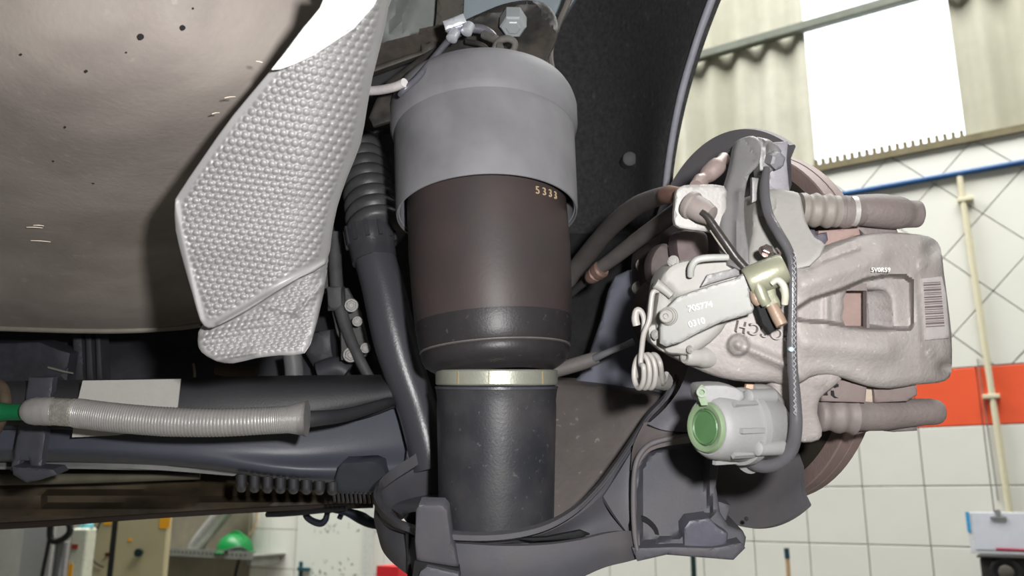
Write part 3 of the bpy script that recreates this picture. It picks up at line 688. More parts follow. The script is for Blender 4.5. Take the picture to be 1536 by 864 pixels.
for a in range(0, 360, 30):
    vv = uu*math.cos(math.radians(a))+ww*math.sin(math.radians(a))
    obj('collar_rib', *box_geo(A1+ax1*Lc*.72+vv*R1*1.1, ax1, ax1.cross(vv), vv, Lc*.5, .004, .003), MATS['collar_plastic'], sk, smooth=False)
tube('shock_tube', [(560, 376, .875, 31), (566, 400, .87, 31), (577, 440, .865, 32), (588, 490, .86, 33), (603, 545, .855, 32), (622, 600, .85, 30), (634, 640, .845, 30), (650, 700, .84, 32)], mat('shock_tube_black', (68, 68, 73), .32, var=.06, scale=12), sk, seg=32, n=5)
# linkage rods and bolts between heat shield and shock
lk = empty('linkage_bracket', P(510, 450, .95), 'dark rod and bracket with bolts between heat shield and shock absorber', 'bracket')
m_lk = mat('linkage_dark', (74, 74, 76), .6, var=.25, scale=50)
tube('link_rod', [(502, 350, .96, 10), (503, 400, .95, 10), (508, 450, .94, 10), (522, 500, .93, 9), (540, 540, .92, 8), (556, 570, .92, 8)], m_lk, lk, seg=12)
slab('link_plate', [(492, 440), (520, 432), (540, 470), (552, 520), (548, 535), (520, 530), (505, 500)], .955, .01, mat('link_plate_grey', (84, 84, 84), .7, var=.2), lk, rnd=3, step=8)
slab('rod_clamp', [(490, 430), (512, 430), (514, 466), (492, 466)], .93, .02, m_lk, lk, rnd=4, step=6)
slab('rod_guard', [(510, 478), (524, 482), (530, 540), (512, 540)], .93, .012, MATS['link_plate_grey'], lk, rnd=3, step=6)
for x, y, r in ((527, 458, 8), (526, 532, 9), (536, 482, 6), (548, 522, 6)): hexbolt('bolt', x, y, .925, r, D(.2, 0, -1), mat('dull_bolt', (128, 126, 124), .5, .3), lk)
slab('guide_strip', [(484, 370), (498, 340), (502, 360), (494, 430), (486, 440)], .97, .01, MATS['link_plate_grey'], lk, rnd=2, step=6)
hp = empty('fuel_pipe_cluster', P(440, 540, 1.0), 'dark pipes and grey stub below the hanging heat shield', 'pipe')
slab('pipe_block', [(462, 500), (495, 495), (500, 540), (470, 550), (458, 530)], .98, .03, mat('blockdark', (62, 63, 68), .5), hp, rnd=6, step=8)
tube('grey_stub', [(438, 530, .93, 14), (441, 552, .93, 14), (442, 575, .93, 14)], mat('stub_grey', (106, 106, 108), .5), hp, seg=16)
tube('brown_stub', [(325, 552, .96, 10), (350, 556, .96, 11), (385, 560, .96, 11)], mat('stub_brown', (74, 62, 50), .7), hp, seg=12)
tube('drain_pipe', [(520, 560, .97, 16), (505, 552, .97, 18), (480, 560, .97, 18)], MATS['blockdark'], hp, seg=14)
tube('wire', [(290, 545, .96, 2), (292, 560, .96, 2), (291, 575, .96, 2)], mat('wire_tan', (128, 120, 98), .6), hp, seg=6)

# ---------------------------------------------------------------- rear cross beam cover at the left
bc = empty('beam_cover', P(300, 640, .85), 'long dark grey plastic beam cover across the lower left', 'beam cover')
m_bc = mat('beam_plastic', (68, 70, 80), .42, var=.08, scale=14, bump=.06)
m_bb = mat('beam_black', (50, 50, 53), .5, var=.12, scale=20)
rows = [[(-120, 574, .83), (0, 572, .82), (150, 569, .82), (300, 566, .83), (450, 563, .85), (580, 562, .88)],
        [(-120, 590, .80), (0, 590, .79), (150, 588, .79), (300, 582, .80), (450, 578, .82), (588, 576, .85)],
        [(-120, 630, .79), (0, 628, .78), (150, 628, .78), (300, 626, .79), (450, 622, .81), (596, 596, .845)],
        [(-120, 645, .80), (0, 644, .79), (150, 644, .79), (300, 644, .80), (450, 641, .82), (602, 610, .86)]]
sheet('upper_fairing', rows, m_bb, bc, thick=.006, nr=5, nc=4)
rows = [[(-120, 630, .80), (0, 632, .80), (150, 634, .80), (300, 636, .81), (450, 632, .83), (604, 596, .875)],
        [(-120, 660, .80), (0, 662, .80), (150, 662, .80), (300, 668, .81), (450, 680, .83), (616, 662, .87)],
        [(-120, 676, .80), (0, 676, .80), (150, 678, .80), (300, 690, .81), (450, 704, .82), (622, 700, .86)],
        [(-120, 690, .82), (0, 690, .82), (150, 692, .82), (300, 700, .825), (450, 718, .83), (600, 722, .86)],
        [(-120, 692, .86), (0, 693, .86), (150, 694, .86), (300, 704, .865), (450, 722, .87), (590, 728, .88)]]
sheet('lower_fairing', rows, m_bc, bc, thick=.006, nr=5, nc=4)
tube('crease_bead', [(-120, 634, .79, 5), (150, 640, .785, 5), (330, 644, .79, 5), (450, 638, .81, 5), (540, 624, .835, 5), (600, 603, .86, 5)], m_bb, bc, seg=10)
sheet('trim_strip', [[(-120, 695, .85), (40, 694, .84), (140, 694, .84), (250, 699, .84), (355, 712, .85)], [(-120, 700, .84), (40, 700, .835), (140, 700, .835), (250, 706, .84), (350, 714, .85)]], mat('strip_pale', (120, 120, 120), .5), bc, thick=.003)
for i in range(8):
    x = 362+i*19.5; y = 712+i*1.6; w = 8.6; h = 27-i*1.0
    sheet('cooling_fin', [[(x-w, y, .83), (x-w, y+h*.55, .83), (x-w*.7, y+h*.9, .83), (x, y+h, .83), (x+w*.7, y+h*.9, .83), (x+w, y+h*.55, .83), (x+w, y, .83)],
                          [(x-w*.6, y, .815), (x-w*.6, y+h*.5, .815), (x-w*.4, y+h*.75, .815), (x, y+h*.8, .815), (x+w*.4, y+h*.75, .815), (x+w*.6, y+h*.5, .815), (x+w*.6, y, .815)],
                          [(x, y, .813), (x, y+h*.4, .813), (x, y+h*.5, .813), (x, y+h*.55, .813), (x, y+h*.5, .813), (x, y+h*.4, .813), (x, y, .813)]], mat('fin_plastic', (64, 64, 68), .5), bc, thick=.004, nr=2, nc=2)
slab('end_box', [(508, 700), (514, 694), (560, 692), (572, 697), (584, 716), (600, 728), (575, 742), (508, 740), (500, 725)], plane((508, 700, .81), (590, 700, .83), (508, 740, .84)), .03, mat('end_box_plastic', (62, 66, 74), .45), bc, rnd=6, step=6)
parts = [tube_geo([(500+i*6.5, 737+i*.3, .845, 2.0), (502+i*6.5, 752+i*.4, .85, 2.0)], seg=6, n=1) for i in range(13)]
V, Fa = merge(parts); obj('fine_rib', V, Fa, m_bb, bc, kind='stuff')
slab('label', [(124, 571), (271, 568.5), (267, 606), (262, 640), (174, 653), (108, 656), (114, 612)], plane((124, 571, .776), (271, 568, .782), (110, 655, .776)), .0012, mat('label_white', (170, 168, 164), .7, var=.06, scale=30, dirt=((150, 146, 140), 25, .4)), bc, rnd=0, step=20)['label'] = 'blank dirty white label'
cl2 = empty('cable_bracket', P(40, 680, .77), 'dark grey clip bracket clasping the beam cover at the left', 'clip')
m_cb = mat('clip_dark', (62, 63, 70), .5, var=.1)
slab('bracket_plate', [(44, 566), (80, 566), (70, 640), (60, 712), (48, 712), (44, 690), (30, 690), (26, 706), (16, 706), (28, 640)], plane((44, 566, .785), (80, 566, .785), (20, 700, .775)), .008, m_cb, cl2, rnd=3, step=8)
slab('bracket_foot', [(18, 700), (80, 704), (86, 712), (60, 720), (40, 724), (20, 712)], .765, .02, m_cb, cl2, rnd=3, step=6)
# aluminium sleeve over a cable, green tube
fs = empty('sleeved_hose', P(250, 630, .72), 'hose in silver ribbed sleeve with green end across the white label', 'hose')
base = cr([(44, 618, .72, 16), (52, 617, .718, 19), (74, 617, .716, 20.5)], 5)
m_fs = mat('foil_sleeve', (160, 158, 156), .42, .35, var=.10, scale=80, bump=.2, bscale=600)
path = cr([(76, 617), (110, 619), (150, 624), (200, 629), (260, 633), (330, 634), (400, 631), (436, 629), (452, 628), (461, 628)], 40)
rib = []
for i, (x, y) in enumerate(path):
    r = 18.5 + 3.2*min(1, max(0, (x-105)/10))-1.5*min(1, max(0, (x-250)/150)) + (6.5*max(0, (x-432)/29)**1.1)
    rib.append((x, y, .716+.00005*(x-76)*.6, r+(.55 if i % 3 == 0 else -.25)))
tube('foil_sleeve', rib, m_fs, fs, seg=26, n=1, angle=80)
rb = [(x, y, d, r+(.6 if i % 2 else -.2)) for i, (x, y, d, r) in enumerate(cr([(44, 618, .716, 15), (50, 617, .714, 20), (74, 617, .712, 21), (80, 617, .712, 20)], 4))]
tube('sleeve_end', rb, m_fs, fs, seg=26, n=1, angle=80)
tube('foil_tape', [(76, 617, .7125, 20.5), (92, 618, .7125, 20.8), (110, 619, .7125, 21)], mat('foil_tape', (200, 198, 190), .25, .7, var=.25, scale=150, bump=.8, bscale=400), fs, seg=26)
tube('green_tube', [(-10, 618, .72, 14), (3, 618, .72, 14), (14, 618, .72, 12.5), (50, 618, .72, 12.5)], mat('green_pipe', (14, 90, 54), .4, var=.08), fs, seg=22)
tube('hose_core', [(440, 630, .745, 14), (470, 628, .75, 12), (520, 622, .78, 10), (575, 606, .83, 8), (600, 598, .87, 7)], mat('core_black', (52, 52, 55), .4), fs, seg=18)
cl3 = tag(tube('rusty_clamp', [(-30, 570, .74, 12), (0, 580, .74, 10), (8, 600, .735, 9), (4, 625, .73, 8), (-10, 650, .73, 9)], mat('rusty_dark', (70, 58, 46), .8, var=.4, scale=80), seg=10), 'rusty dark clamp at the end of the green tube', 'clamp')

# ---------------------------------------------------------------- lift arm under the beam
la = empty('lift_arm', P(250, 750, .98), 'dark brown steel lift arm passing under the beam cover', 'lift arm')
m_la = mat('oily_steel', (54, 46, 36), .6, var=.5, scale=18, dirt=((96, 84, 64), 9, .5, (1, 1, 4)))
slab('arm_beam', [(-140, 716), (0, 714), (200, 712), (350, 718), (480, 735), (575, 744), (562, 757), (480, 762), (350, 770), (200, 779), (90, 788), (-140, 800)], plane((-140, 716, .95), (560, 740, .98), (-140, 800, .93)), .12, m_la, la, rnd=6, step=10, mods=[ridge(-140, 735, 350, 724, 4, .008), ridge(-140, 770, 400, 754, 5, .006), recess([(60, 738), (360, 728), (500, 745), (400, 752), (60, 765)], .02, 8)])
tube('edge_bar', [(-140, 796, .92, 5), (60, 786, .925, 5), (200, 776, .93, 4), (400, 764, .95, 4), (560, 758, .97, 4)], mat('bar_dark', (42, 34, 28), .6), la, seg=8)
tube('top_pipe', [(-140, 722, .90, 8), (100, 718, .905, 8), (300, 714, .92, 5)], mat('olive_steel', (84, 80, 68), .6, var=.3, scale=20), la, seg=10)
tube('hose_along_arm', [(400, 772, .97, 4), (440, 770, .96, 4), (520, 762, .95, 4)], m_black, la, seg=8)
m_hook = mat('hook_blueblack', (24, 32, 44), .5)
tag(tube('cable_loop', [(478, 760, 1.0, 5), (466, 764, 1.0, 5), (459, 772, 1.0, 5), (466, 780, 1.0, 5), (480, 785, 1.0, 5.5), (488, 780, 1.0, 5), (492, 768, 1.0, 4), (500, 765, 1.0, 4), (512, 768, 1.0, 4), (509, 778, 1.0, 4)], m_hook, seg=8), 'black wire loop hanging below the lift arm before the white door', 'cable')
tag(tube('release_lever', [(500, 764, .97, 5), (520, 768, .97, 6), (540, 776, .97, 9), (556, 784, .97, 8), (580, 790, .96, 6)], m_hook, seg=10), 'black curved lever left of the arm cover rim', 'lever')

# ---------------------------------------------------------------- control arm and its plastic cover
ar = empty('control_arm', P(900, 640, .8), 'cast grey brown control arm behind the foot of the air spring', 'control arm')
m_arm = mat('cast_arm', (94, 88, 86), .7, var=.14, scale=30, bump=.3, bscale=250, fleck=((150, 146, 140), 120, .4))
m_blue = mat('arm_bracket_blue', (112, 114, 126), .65, var=.06, scale=30)
slab('arm_body', [(800, 580), (850, 576), (900, 580), (950, 588), (1010, 600), (1040, 640), (1000, 690), (960, 740), (900, 800), (800, 830), (790, 700)], plane((800, 580, .84), (1040, 640, .76), (850, 800, .72)), .06, m_arm, ar, sm=4, rnd=12, step=9, mods=[bump(960, 620, 60, .015)])
slab('upright_plate', [(780, 640), (800, 610), (845, 588), (870, 566), (886, 530), (903, 480), (914, 436), (924, 414), (945, 405), (968, 402), (985, 392), (1010, 390), (1010, 610), (940, 600), (850, 588), (838, 630)], plane((850, 590, .86), (920, 420, .92), (1000, 500, .86)), .012, m_blue, ar, rnd=3, step=9)
tube('weld_bead', [(842, 578, .855, 1.6), (870, 584, .85, 1.6), (905, 586, .845, 1.6), (918, 582, .845, 1.6)], mat('weld', (170, 164, 158), .4), ar, seg=6)
hexbolt('bolt', 965, 398, .84, 9, D(-.3, 0, -1), mat('greybolt', (132, 128, 126), .5, .3), ar); hexbolt('bolt', 958, 432, .84, 8, D(-.4, 0, -1), MATS['greybolt'], ar)
kn = empty('hub_carrier', P(1010, 420, .7), 'rusty dark hub carrier casting behind the brake caliper', 'hub carrier')
m_kn = mat('knuckle_cast', (86, 78, 77), .75, var=.25, scale=30, bump=.4, bscale=200)
slab('carrier_casting', [(968, 372), (985, 350), (1000, 338), (1040, 330), (1075, 345), (1110, 380), (1140, 440), (1150, 600), (1060, 640), (1020, 600), (985, 540), (975, 470), (965, 410)], plane((970, 400, .80), (1100, 400, .70), (1000, 600, .76)), .08, m_kn, kn, sm=3, rnd=14, step=8, mods=[bump(1010, 360, 18, .02), bump(985, 380, 14, .015)])
slab('ear_lobe', [(975, 395), (985, 372), (1000, 366), (1010, 390), (1000, 420), (980, 425)], .70, .03, m_kn, kn, sm=3, rnd=7, step=6)
slab('upper_lobe', [(1015, 350), (1040, 345), (1060, 352), (1060, 385), (1040, 400), (1018, 392)], .66, .03, mat('lobe_brown', (100, 88, 88), .7, var=.2), kn, sm=3, rnd=8, step=6)
tube('hub_shaft', [(1000, 470, .80, 60), (1060, 480, .74, 70), (1120, 490, .76, 80)], m_kn, kn, seg=28)

cv = empty('arm_cover', P(780, 800, .65), 'dark grey plastic cover cupping the foot of the air spring', 'cover')
m_cv = mat('cover_plastic', (74, 75, 82), .6, var=.09, scale=24, bump=.12, bscale=450, dirt=((92, 86, 84), 16, .45))
lip = [(652, 668, .84), (622, 690, .83), (588, 712, .81), (565, 732, .78), (561, 750, .745), (575, 772, .70), (600, 788, .66), (640, 800, .635), (700, 806, .625), (760, 804, .625), (815, 792, .63), (860, 768, .64), (895, 735, .655), (922, 700, .67), (948, 662, .69), (972, 626, .705), (996, 600, .715), (1012, 570, .725)]
lin_ = [(x+ (10 if i < 5 else 0), y-(0 if i < 4 else 13 if i > 5 else 8), d+.012) for i, (x, y, d) in enumerate(lip)]
sheet('cup_rim', [[(x+(4 if i < 5 else 0), y-(5 if i < 5 else 9), d+.008) for i, (x, y, d) in enumerate(lip)], [(x, y-3, d-.006) for x, y, d in lip], [(x, y+5, d-.006) for x, y, d in lip], [(x, y+7, d+.004) for x, y, d in lip]], mat('rim_plastic', (78, 77, 81), .6, var=.08), cv, thick=.003, nr=1, nc=6, angle=50)
inner = [[(x+3 if i < 5 else x, y-4, d+.012) for i, (x, y, d) in enumerate(lip)],
         [(x+8 if i < 5 else x, y+15 if i < 6 else y+10, d+.01) for i, (x, y, d) in enumerate(lip)],
         [(700+(x-700)*.75, 800+(y-770)*.5, d+.03) for x, y, d in lip]]
sheet('cup_wall', inner, m_cv, cv, thick=.004, nr=4, nc=4)
# flat floor of the cup
slab('cup_floor', [(570, 752), (660, 730), (760, 720), (860, 750), (850, 800), (760, 815), (660, 810)], plane((600, 780, .74), (860, 780, .74), (730, 815, .66)), .01, m_cv, cv, rnd=2, step=12)
# skirt round the front
top = [(562, 760, .742), (578, 790, .70), (610, 803, .66), (650, 812, .635), (700, 816, .622), (760, 819, .620), (820, 817, .622), (870, 810, .63), (910, 800, .64), (940, 796, .65), (956, 800, .66)]
bot = [(566, 800, .745), (576, 830, .705), (606, 858, .665), (650, 882, .64), (700, 900, .632), (760, 905, .63), (820, 895, .632), (862, 872, .637), (905, 852, .645), (940, 843, .652), (958, 838, .66)]
sheet('cup_skirt', [top, [((a[0]+b[0])/2-(3 if i < 3 else 0), (a[1]+b[1])/2, (a[2]+b[2])/2-.004) for i, (a, b) in enumerate(zip(top, bot))], bot], m_cv, cv, thick=.005, nr=4, nc=5)
ft = [(566, 757, .744), (586, 780, .70), (615, 796, .665), (660, 807, .642), (710, 812, .632), (760, 811, .63), (815, 800, .637), (862, 776, .647), (900, 745, .66), (928, 708, .675), (952, 672, .69)]
fb = [(566, 764, .748), (584, 794, .71), (614, 806, .675), (660, 816, .65), (710, 820, .642), (760, 823, .64), (820, 822, .643), (870, 815, .65), (910, 806, .66), (938, 802, .665), (956, 806, .668)]
sheet('cup_flank', [ft, [((a[0]+b[0])/2, (a[1]+b[1])/2, (a[2]+b[2])/2+.008) for a, b in zip(ft, fb)], fb], m_cv, cv, thick=.004, nr=4, nc=4)
slab('flank_slot', [(770, 808), (820, 806), (870, 796), (885, 802), (860, 808), (800, 812)], .628, .004, mat('slot_black', (18, 18, 20), .8), cv, rnd=1, step=6)
slab('snap_clip', [(624, 764), (628, 757), (664, 758), (671, 766), (677, 812), (682, 826), (688, 852), (625, 842), (622, 812)], plane((624, 764, .60), (677, 764, .60), (650, 850, .615)), .022, m_cv, cv, rnd=4, step=5)
slab('clip_slot', [(622, 841), (688, 853), (690, 868), (618, 868)], .612, .01, MATS['slot_black'], cv, rnd=0, step=8)
slab('clip_tongue', [(630, 858), (640, 850), (688, 861), (692, 890), (620, 890)], .606, .01, m_cv, cv, rnd=2, step=6)
slab('skirt_rib', [(608, 800), (614, 800), (616, 870), (611, 868)], .652, .006, MATS['slot_black'], cv, rnd=1.5, step=5)
slab('rear_tab', [(606, 705), (612, 662), (628, 658), (640, 668), (646, 690), (612, 720)], .84, .01, m_cv, cv, rnd=3, step=6)
slab('drain_hole', [(606, 778), (614, 770), (626, 770), (630, 784), (618, 788)], .668, .002, MATS['slot_black'], cv, sm=3, rnd=0, step=6)
# right hand wing of the cover
wing = [(948, 800), (944, 740), (948, 700), (962, 674), (985, 660), (1045, 648), (1068, 668), (1078, 700), (1074, 730), (1080, 768), (1092, 788), (1114, 796), (1119, 806), (1116, 824), (1104, 836), (1060, 832), (1010, 830), (962, 838), (950, 832)]
rec = [(957, 790), (955, 740), (958, 702), (970, 680), (990, 670), (1050, 658), (1062, 690), (1064, 730), (1072, 770), (1066, 778), (1040, 778), (1028, 786), (1022, 808), (990, 812), (970, 826), (960, 815)]
slab('wing', wing, plane((948, 800, .655), (1078, 700, .68), (1100, 830, .655)), .05, m_cv, cv, rnd=4, step=5, mods=[recess(rec, .012, 7)])
slab('wing_pocket', [(1026, 792), (1034, 781), (1064, 777), (1076, 790), (1092, 800), (1090, 820), (1026, 826)], .650, .02, mat('pocket_grey', (84, 84, 94), .45), cv, rnd=3, step=5)
sheet('arc_rib', [[(956, 772, .668), (972, 778, .668), (986, 792, .668), (990, 812, .668)], [(956, 779, .668), (970, 785, .668), (981, 797, .668), (984, 812, .668)]], MATS['slot_black'], cv, thick=.003, nr=1)
slab('wing_wedge', [(1076, 752), (1096, 758), (1090, 780), (1082, 790), (1072, 780)], .672, .02, m_cv, cv, rnd=2, step=5)
slab('wing_rail', [(948, 822), (1010, 820), (1070, 822), (1112, 814), (1118, 822), (1100, 840), (1050, 836), (1000, 832), (956, 842)], .645, .02, m_cv, cv, rnd=3, step=6)
sheet('upright_flank', [[(1034, 545, .675), (1020, 582, .67), (998, 612, .668), (972, 636, .668)], [(1064, 550, .665), (1052, 585, .66), (1034, 618, .66), (1000, 646, .662)], [(1092, 560, .66), (1092, 600, .658), (1084, 635, .658), (1060, 650, .66)]], mat('flank_grey', (82, 80, 87), .55), cv, thick=.006)
sheet('ledge', [[(966, 634, .685), (985, 632, .68), (1020, 628, .675), (1085, 632, .675)], [(950, 668, .675), (970, 656, .67), (1010, 645, .668), (1075, 640, .668)], [(946, 705, .662), (958, 680, .660), (985, 664, .658), (1060, 653, .658)]], mat('ledge_dusty', (100, 94, 94), .7, var=.12, scale=40), cv, thick=.005)
tube('wing_bead', [(1046, 651, .655, 3), (990, 661, .655, 4), (966, 674, .656, 4), (953, 700, .653, 4), (950, 750, .65, 4), (952, 800, .648, 4), (956, 826, .645, 3)], mat('bead_dusty', (92, 88, 90), .65), cv, seg=10)
sheet('front_edge', [[(905, 745, .66), (930, 706, .672), (952, 668, .685)], [(920, 770, .66), (940, 735, .668), (954, 690, .675)], [(940, 798, .66), (948, 760, .664), (950, 720, .668)]], m_cv, cv, thick=.004)

# ---------------------------------------------------------------- rotor and splash shield
th = 1.2589; rax = D(math.sin(th), 0, math.cos(th))
Rr = .1495; Cr = D(.2042, -.0339, .764)+Vector((0, 0, CAMZ))
UPc = D(0, 1, 0)
ro = empty('brake_rotor', Cr, 'rusty rimmed brake disc held by the caliper', 'brake disc')
m_rim = mat('rotor_rim', (124, 106, 102), .55, .2, var=.12, scale=50, bump=.3)
m_rface = mat('rotor_face', (60, 56, 50), .5, .4, var=.15, scale=30)  # shadow on the inner disc face is put into this dark colour
lathe('rotor_rim', Cr, rax, [(.002, Rr-.012), (.002, Rr-.001), (.003, Rr), (.011, Rr), (.0115, Rr-.0006), (.013, Rr-.0006), (.0135, Rr), (.021, Rr), (.022, Rr-.001), (.022, Rr-.012)], m_rim, ro, seg=96, cap=False)
lathe('rotor_face', Cr, rax, [(.003, .03), (.003, Rr-.011), (.021, Rr-.011), (.021, .03)], m_rface, ro, seg=96, cap=False)
ss = empty('splash_shield', Cr, 'grey sheet metal splash shield behind the brake caliper', 'splash shield')
m_ss = mat('shield_grey', (106, 104, 108), .6, var=.08, scale=24, bump=.15, dirt=((112, 104, 104), 12, .3))
prof = [(-.004, .06), (-.004, .125), (-.006, .138), (-.012, .150), (-.015, .158), (-.016, .166), (-.017, .1705), (-.013, .1714), (-.0115, .170), (-.012, .160), (-.008, .150), (-.003, .138), (-.002, .125), (-.002, .06)]
near = D(math.cos(th), 0, -math.sin(th)); sg = 1 if rax.cross(UPc).dot(near) > 0 else -1
# angle 0 = up, positive towards the camera; the shield is open around the caliper
a_lo, a_hi = (140, 392) if sg > 0 else (-392, -140)
lathe('shield_plate', Cr, rax, prof, m_ss, ss, seg=90, a0=a_lo, a1=a_hi, ref=UPc, cap=False)
hexbolt('rivet', 1120, 778, .70, 3.5, D(-.7, 0, -.7), mat('rivet_dark', (50, 46, 46), .7), ss, washer=False)

# ---------------------------------------------------------------- brake caliper
m_cast = mat('cast_aluminium', (156, 151, 149), .6, .05, var=.09, scale=50, bump=.5, bscale=350, fleck=((196, 192, 190), 300, .6), dirt=((128, 118, 114), 14, .6))
m_castb = mat('cast_carrier', (116, 108, 106), .65, .1, var=.12, scale=40, bump=.5, bscale=300, dirt=((108, 96, 94), 20, .5))
m_castl = mat('cast_light', (144, 142, 138), .6, .05, var=.06, scale=40, bump=.25, bscale=300)
cal = empty('brake_caliper', P(1250, 480, .56), 'large cast aluminium brake caliper with two fingers and a window', 'brake caliper')
H = [(1085, 400), (1130, 402), (1185, 402), (1215, 388), (1250, 368), (1290, 354), (1330, 348), (1380, 352), (1400, 358), (1411, 372), (1416, 410), (1422, 455), (1427, 500), (1428, 545), (1424, 566), (1408, 574), (1375, 577), (1335, 583), (1300, 579), (1268, 568), (1240, 562), (1215, 566), (1190, 580), (1160, 574), (1120, 573), (1085, 568), (1060, 560), (1038, 550), (1012, 536), (1000, 515), (998, 480), (1030, 430)]
win = [(1270, 437), (1318, 435), (1330, 440), (1335, 452), (1336, 482), (1332, 492), (1268, 489), (1266, 462)]
rec1 = [(1190, 462), (1215, 446), (1262, 431), (1296, 416), (1330, 410), (1358, 411), (1371, 420), (1372, 488), (1366, 497), (1320, 497), (1280, 494), (1240, 487), (1200, 484), (1188, 478)]
def cal_d(X, Y): return np.interp(X, [990, 1100, 1200, 1300, 1380, 1430], [.566, .553, .548, .556, .568, .584])+((Y-470)/115.0)**2*.010
slab('caliper_body', H, cal_d, .045, m_cast, cal, holes=[win], hsm=2, step=2.6, rnd=13, sm=2, angle=60, mods=[
    recess(rec1, .024, 7), ridge(1210, 425, 1320, 385, 16, .006), ridge(1215, 515, 1330, 525, 18, .006),
    bump(1107, 518, 15, .007, 1), bump(1107, 517, 9, .008), ridge(1122, 523, 1180, 548, 8, .006), ridge(1180, 548, 1205, 566, 9, .004),
    bump(1400, 373, 15, -.013), bump(1418, 552, 13, -.013), bump(1384, 396, 7, .0015, 1), bump(1397, 530, 6, .0015, 1),
    recess([(1372, 407), (1420, 407), (1428, 515), (1380, 515)], .0015, 2.5), ridge(1240, 449, 1240, 485, 5, .003), ridge(1205, 400, 1285, 372, 5, -.005)])
slab('data_plate', [(1383, 418), (1413, 415), (1419, 440), (1424, 507), (1390, 510)], lambda X, Y: cal_d(X, Y)-.0015, .003, mat('data_plate', (196, 190, 190), .35, .3, var=.12, scale=90), cal, rnd=1, step=5)
parts = []
yy_ = 424
k = 0
while yy_ < 492:
    w = [1.2, 2.4, 1.0, 3.0, 1.4, 1.0, 2.2][k % 7]; k += 1
    f = (yy_-415)/95; x0 = 1384.5+6*f; x1 = 1410+9*f
    a, b, c, d = P(x0, yy_, cal_d(x0, yy_)-.0022), P(x1, yy_-1.5, cal_d(x1, yy_)-.0022), P(x1, yy_-1.5+w, cal_d(x1, yy_)-.0022), P(x0, yy_+w, cal_d(x0, yy_)-.0022)
    parts.append(([a, b, c, d, a+FWD*.0006, b+FWD*.0006, c+FWD*.0006, d+FWD*.0006], [[0, 1, 2, 3], [0, 4, 5, 1], [3, 2, 6, 7]])); yy_ += w+[2.0, 1.4, 2.4, 1.6][k % 4]
V, Fa = merge(parts); obj('barcode', V, Fa, mat('bar_ink', (112, 98, 98), .6), cal, smooth=False, kind='stuff')
text('cast_letters', 'BOSCH', 1146, 496, .549, 17, m_cast, cal, right=D(-.985, .20, .0), up=D(-.20, -.985, 0), depth=.0028, track=1.15)
text('dotted_number', '5V0R59', 1321, 405, .5525, 6.5, mat('dot_print', (222, 218, 216), .4), cal, right=D(1, 0, .05), depth=.0004)
for a, b in (((1088, 552, .548, 14), (1088, 545, .56, 14)),): pass
lathe('bleed_boss', P(1060, 535, .565), D(-.88, .05, -.45), [(-.012, .0075), (.004, .0075), (.006, .0068), (.008, .0062), (.016, .0058), (.018, .0045), (.018, .003), (.014, .003), (.014, 0)], m_castl, cal, seg=28)
hexbolt('boss_screw', 1035, 524, .55, 5, D(-.8, 0, -.6), m_castl, cal)
# gear housing with lever
gh = [(985, 450), (990, 420), (1003, 400), (1022, 391), (1048, 388), (1085, 385), (1112, 392), (1124, 402), (1116, 440), (1080, 500), (1040, 530), (1015, 532), (998, 528), (986, 505), (982, 475)]
slab('gear_housing', gh, plane((985, 450, .556), (1110, 400, .550), (1000, 525, .556)), .035, m_castl, cal, sm=3, rnd=9, step=4, mods=[ridge(1000, 430, 1014, 448, 5, .004), ridge(1014, 448, 1060, 440, 5, .003)])
tube('lug', [(983, 425, .553, 8), (994, 432, .553, 7), (1008, 444, .551, 6)], m_castl, cal, seg=14)
hexbolt('lug_bolt', 1010, 392, .558, 7, D(-.5, .2, -.8), m_castl, cal); hexbolt('lug_bolt', 983, 502, .553, 6, D(-.8, 0, -.6), m_castl, cal)
slab('lower_lug', [(972, 492), (985, 486), (995, 500), (1000, 530), (985, 520), (976, 512)], .56, .02, m_castl, cal, sm=2, rnd=4, step=4)
# carrier with slide pins
ca2 = empty('caliper_carrier', P(1230, 480, .58), 'cast carrier with two slide pins pointing right behind the caliper', 'caliper carrier')
slab('carrier_arm', [(1130, 300), (1150, 284), (1190, 287), (1201, 296), (1208, 330), (1222, 356), (1238, 368), (1215, 400), (1150, 410), (1120, 400), (1128, 350)], plane((1130, 300, .585), (1200, 300, .572), (1150, 400, .56)), .04, m_castl, ca2, sm=2, rnd=7, step=4, mods=[bump(1148, 308, 14, .004, 1), bump(1148, 308, 8, .003, 1)])
slab('carrier_arm', [(1180, 560), (1215, 555), (1248, 560), (1262, 568), (1246, 584), (1230, 598), (1226, 620), (1233, 645), (1228, 660), (1205, 664), (1190, 656), (1180, 630), (1166, 600), (1155, 575)], plane((1180, 560, .562), (1250, 565, .562), (1200, 660, .575)), .04, m_cast, ca2, sm=2, rnd=7, step=4, mods=[bump(1228, 573, 8, .0016, 1)])
slab('carrier_plate', [(1125, 395), (1215, 380), (1240, 366), (1262, 385), (1262, 560), (1225, 575), (1160, 590), (1120, 560)], .592, .02, m_castb, ca2, rnd=4, step=9)
m_bt = mat('pin_boot', (122, 116, 110), .55, var=.12, scale=60)
rr = []
for i in range(31):
    x = 1198+i*1.9; rr.append((x, 314+.06*(x-1198), .585+.00004*(x-1198), 24.5+1.7*math.sin(i*.62)*(1 if 3 < i < 27 else .3)))
tube('pin_boot', rr, m_bt, ca2, seg=30, n=1, angle=80)
tube('slide_pin', [(1250, 318, .588, 19), (1262, 318, .588, 24), (1268, 318, .588, 25), (1284, 317, .589, 22), (1292, 316, .59, 23), (1320, 317, .592, 25), (1345, 319, .595, 25), (1360, 321, .598, 21), (1376, 321, .60, 20), (1382, 321, .60, 15), (1384, 321, .60, 5)], m_castb, ca2, seg=30)
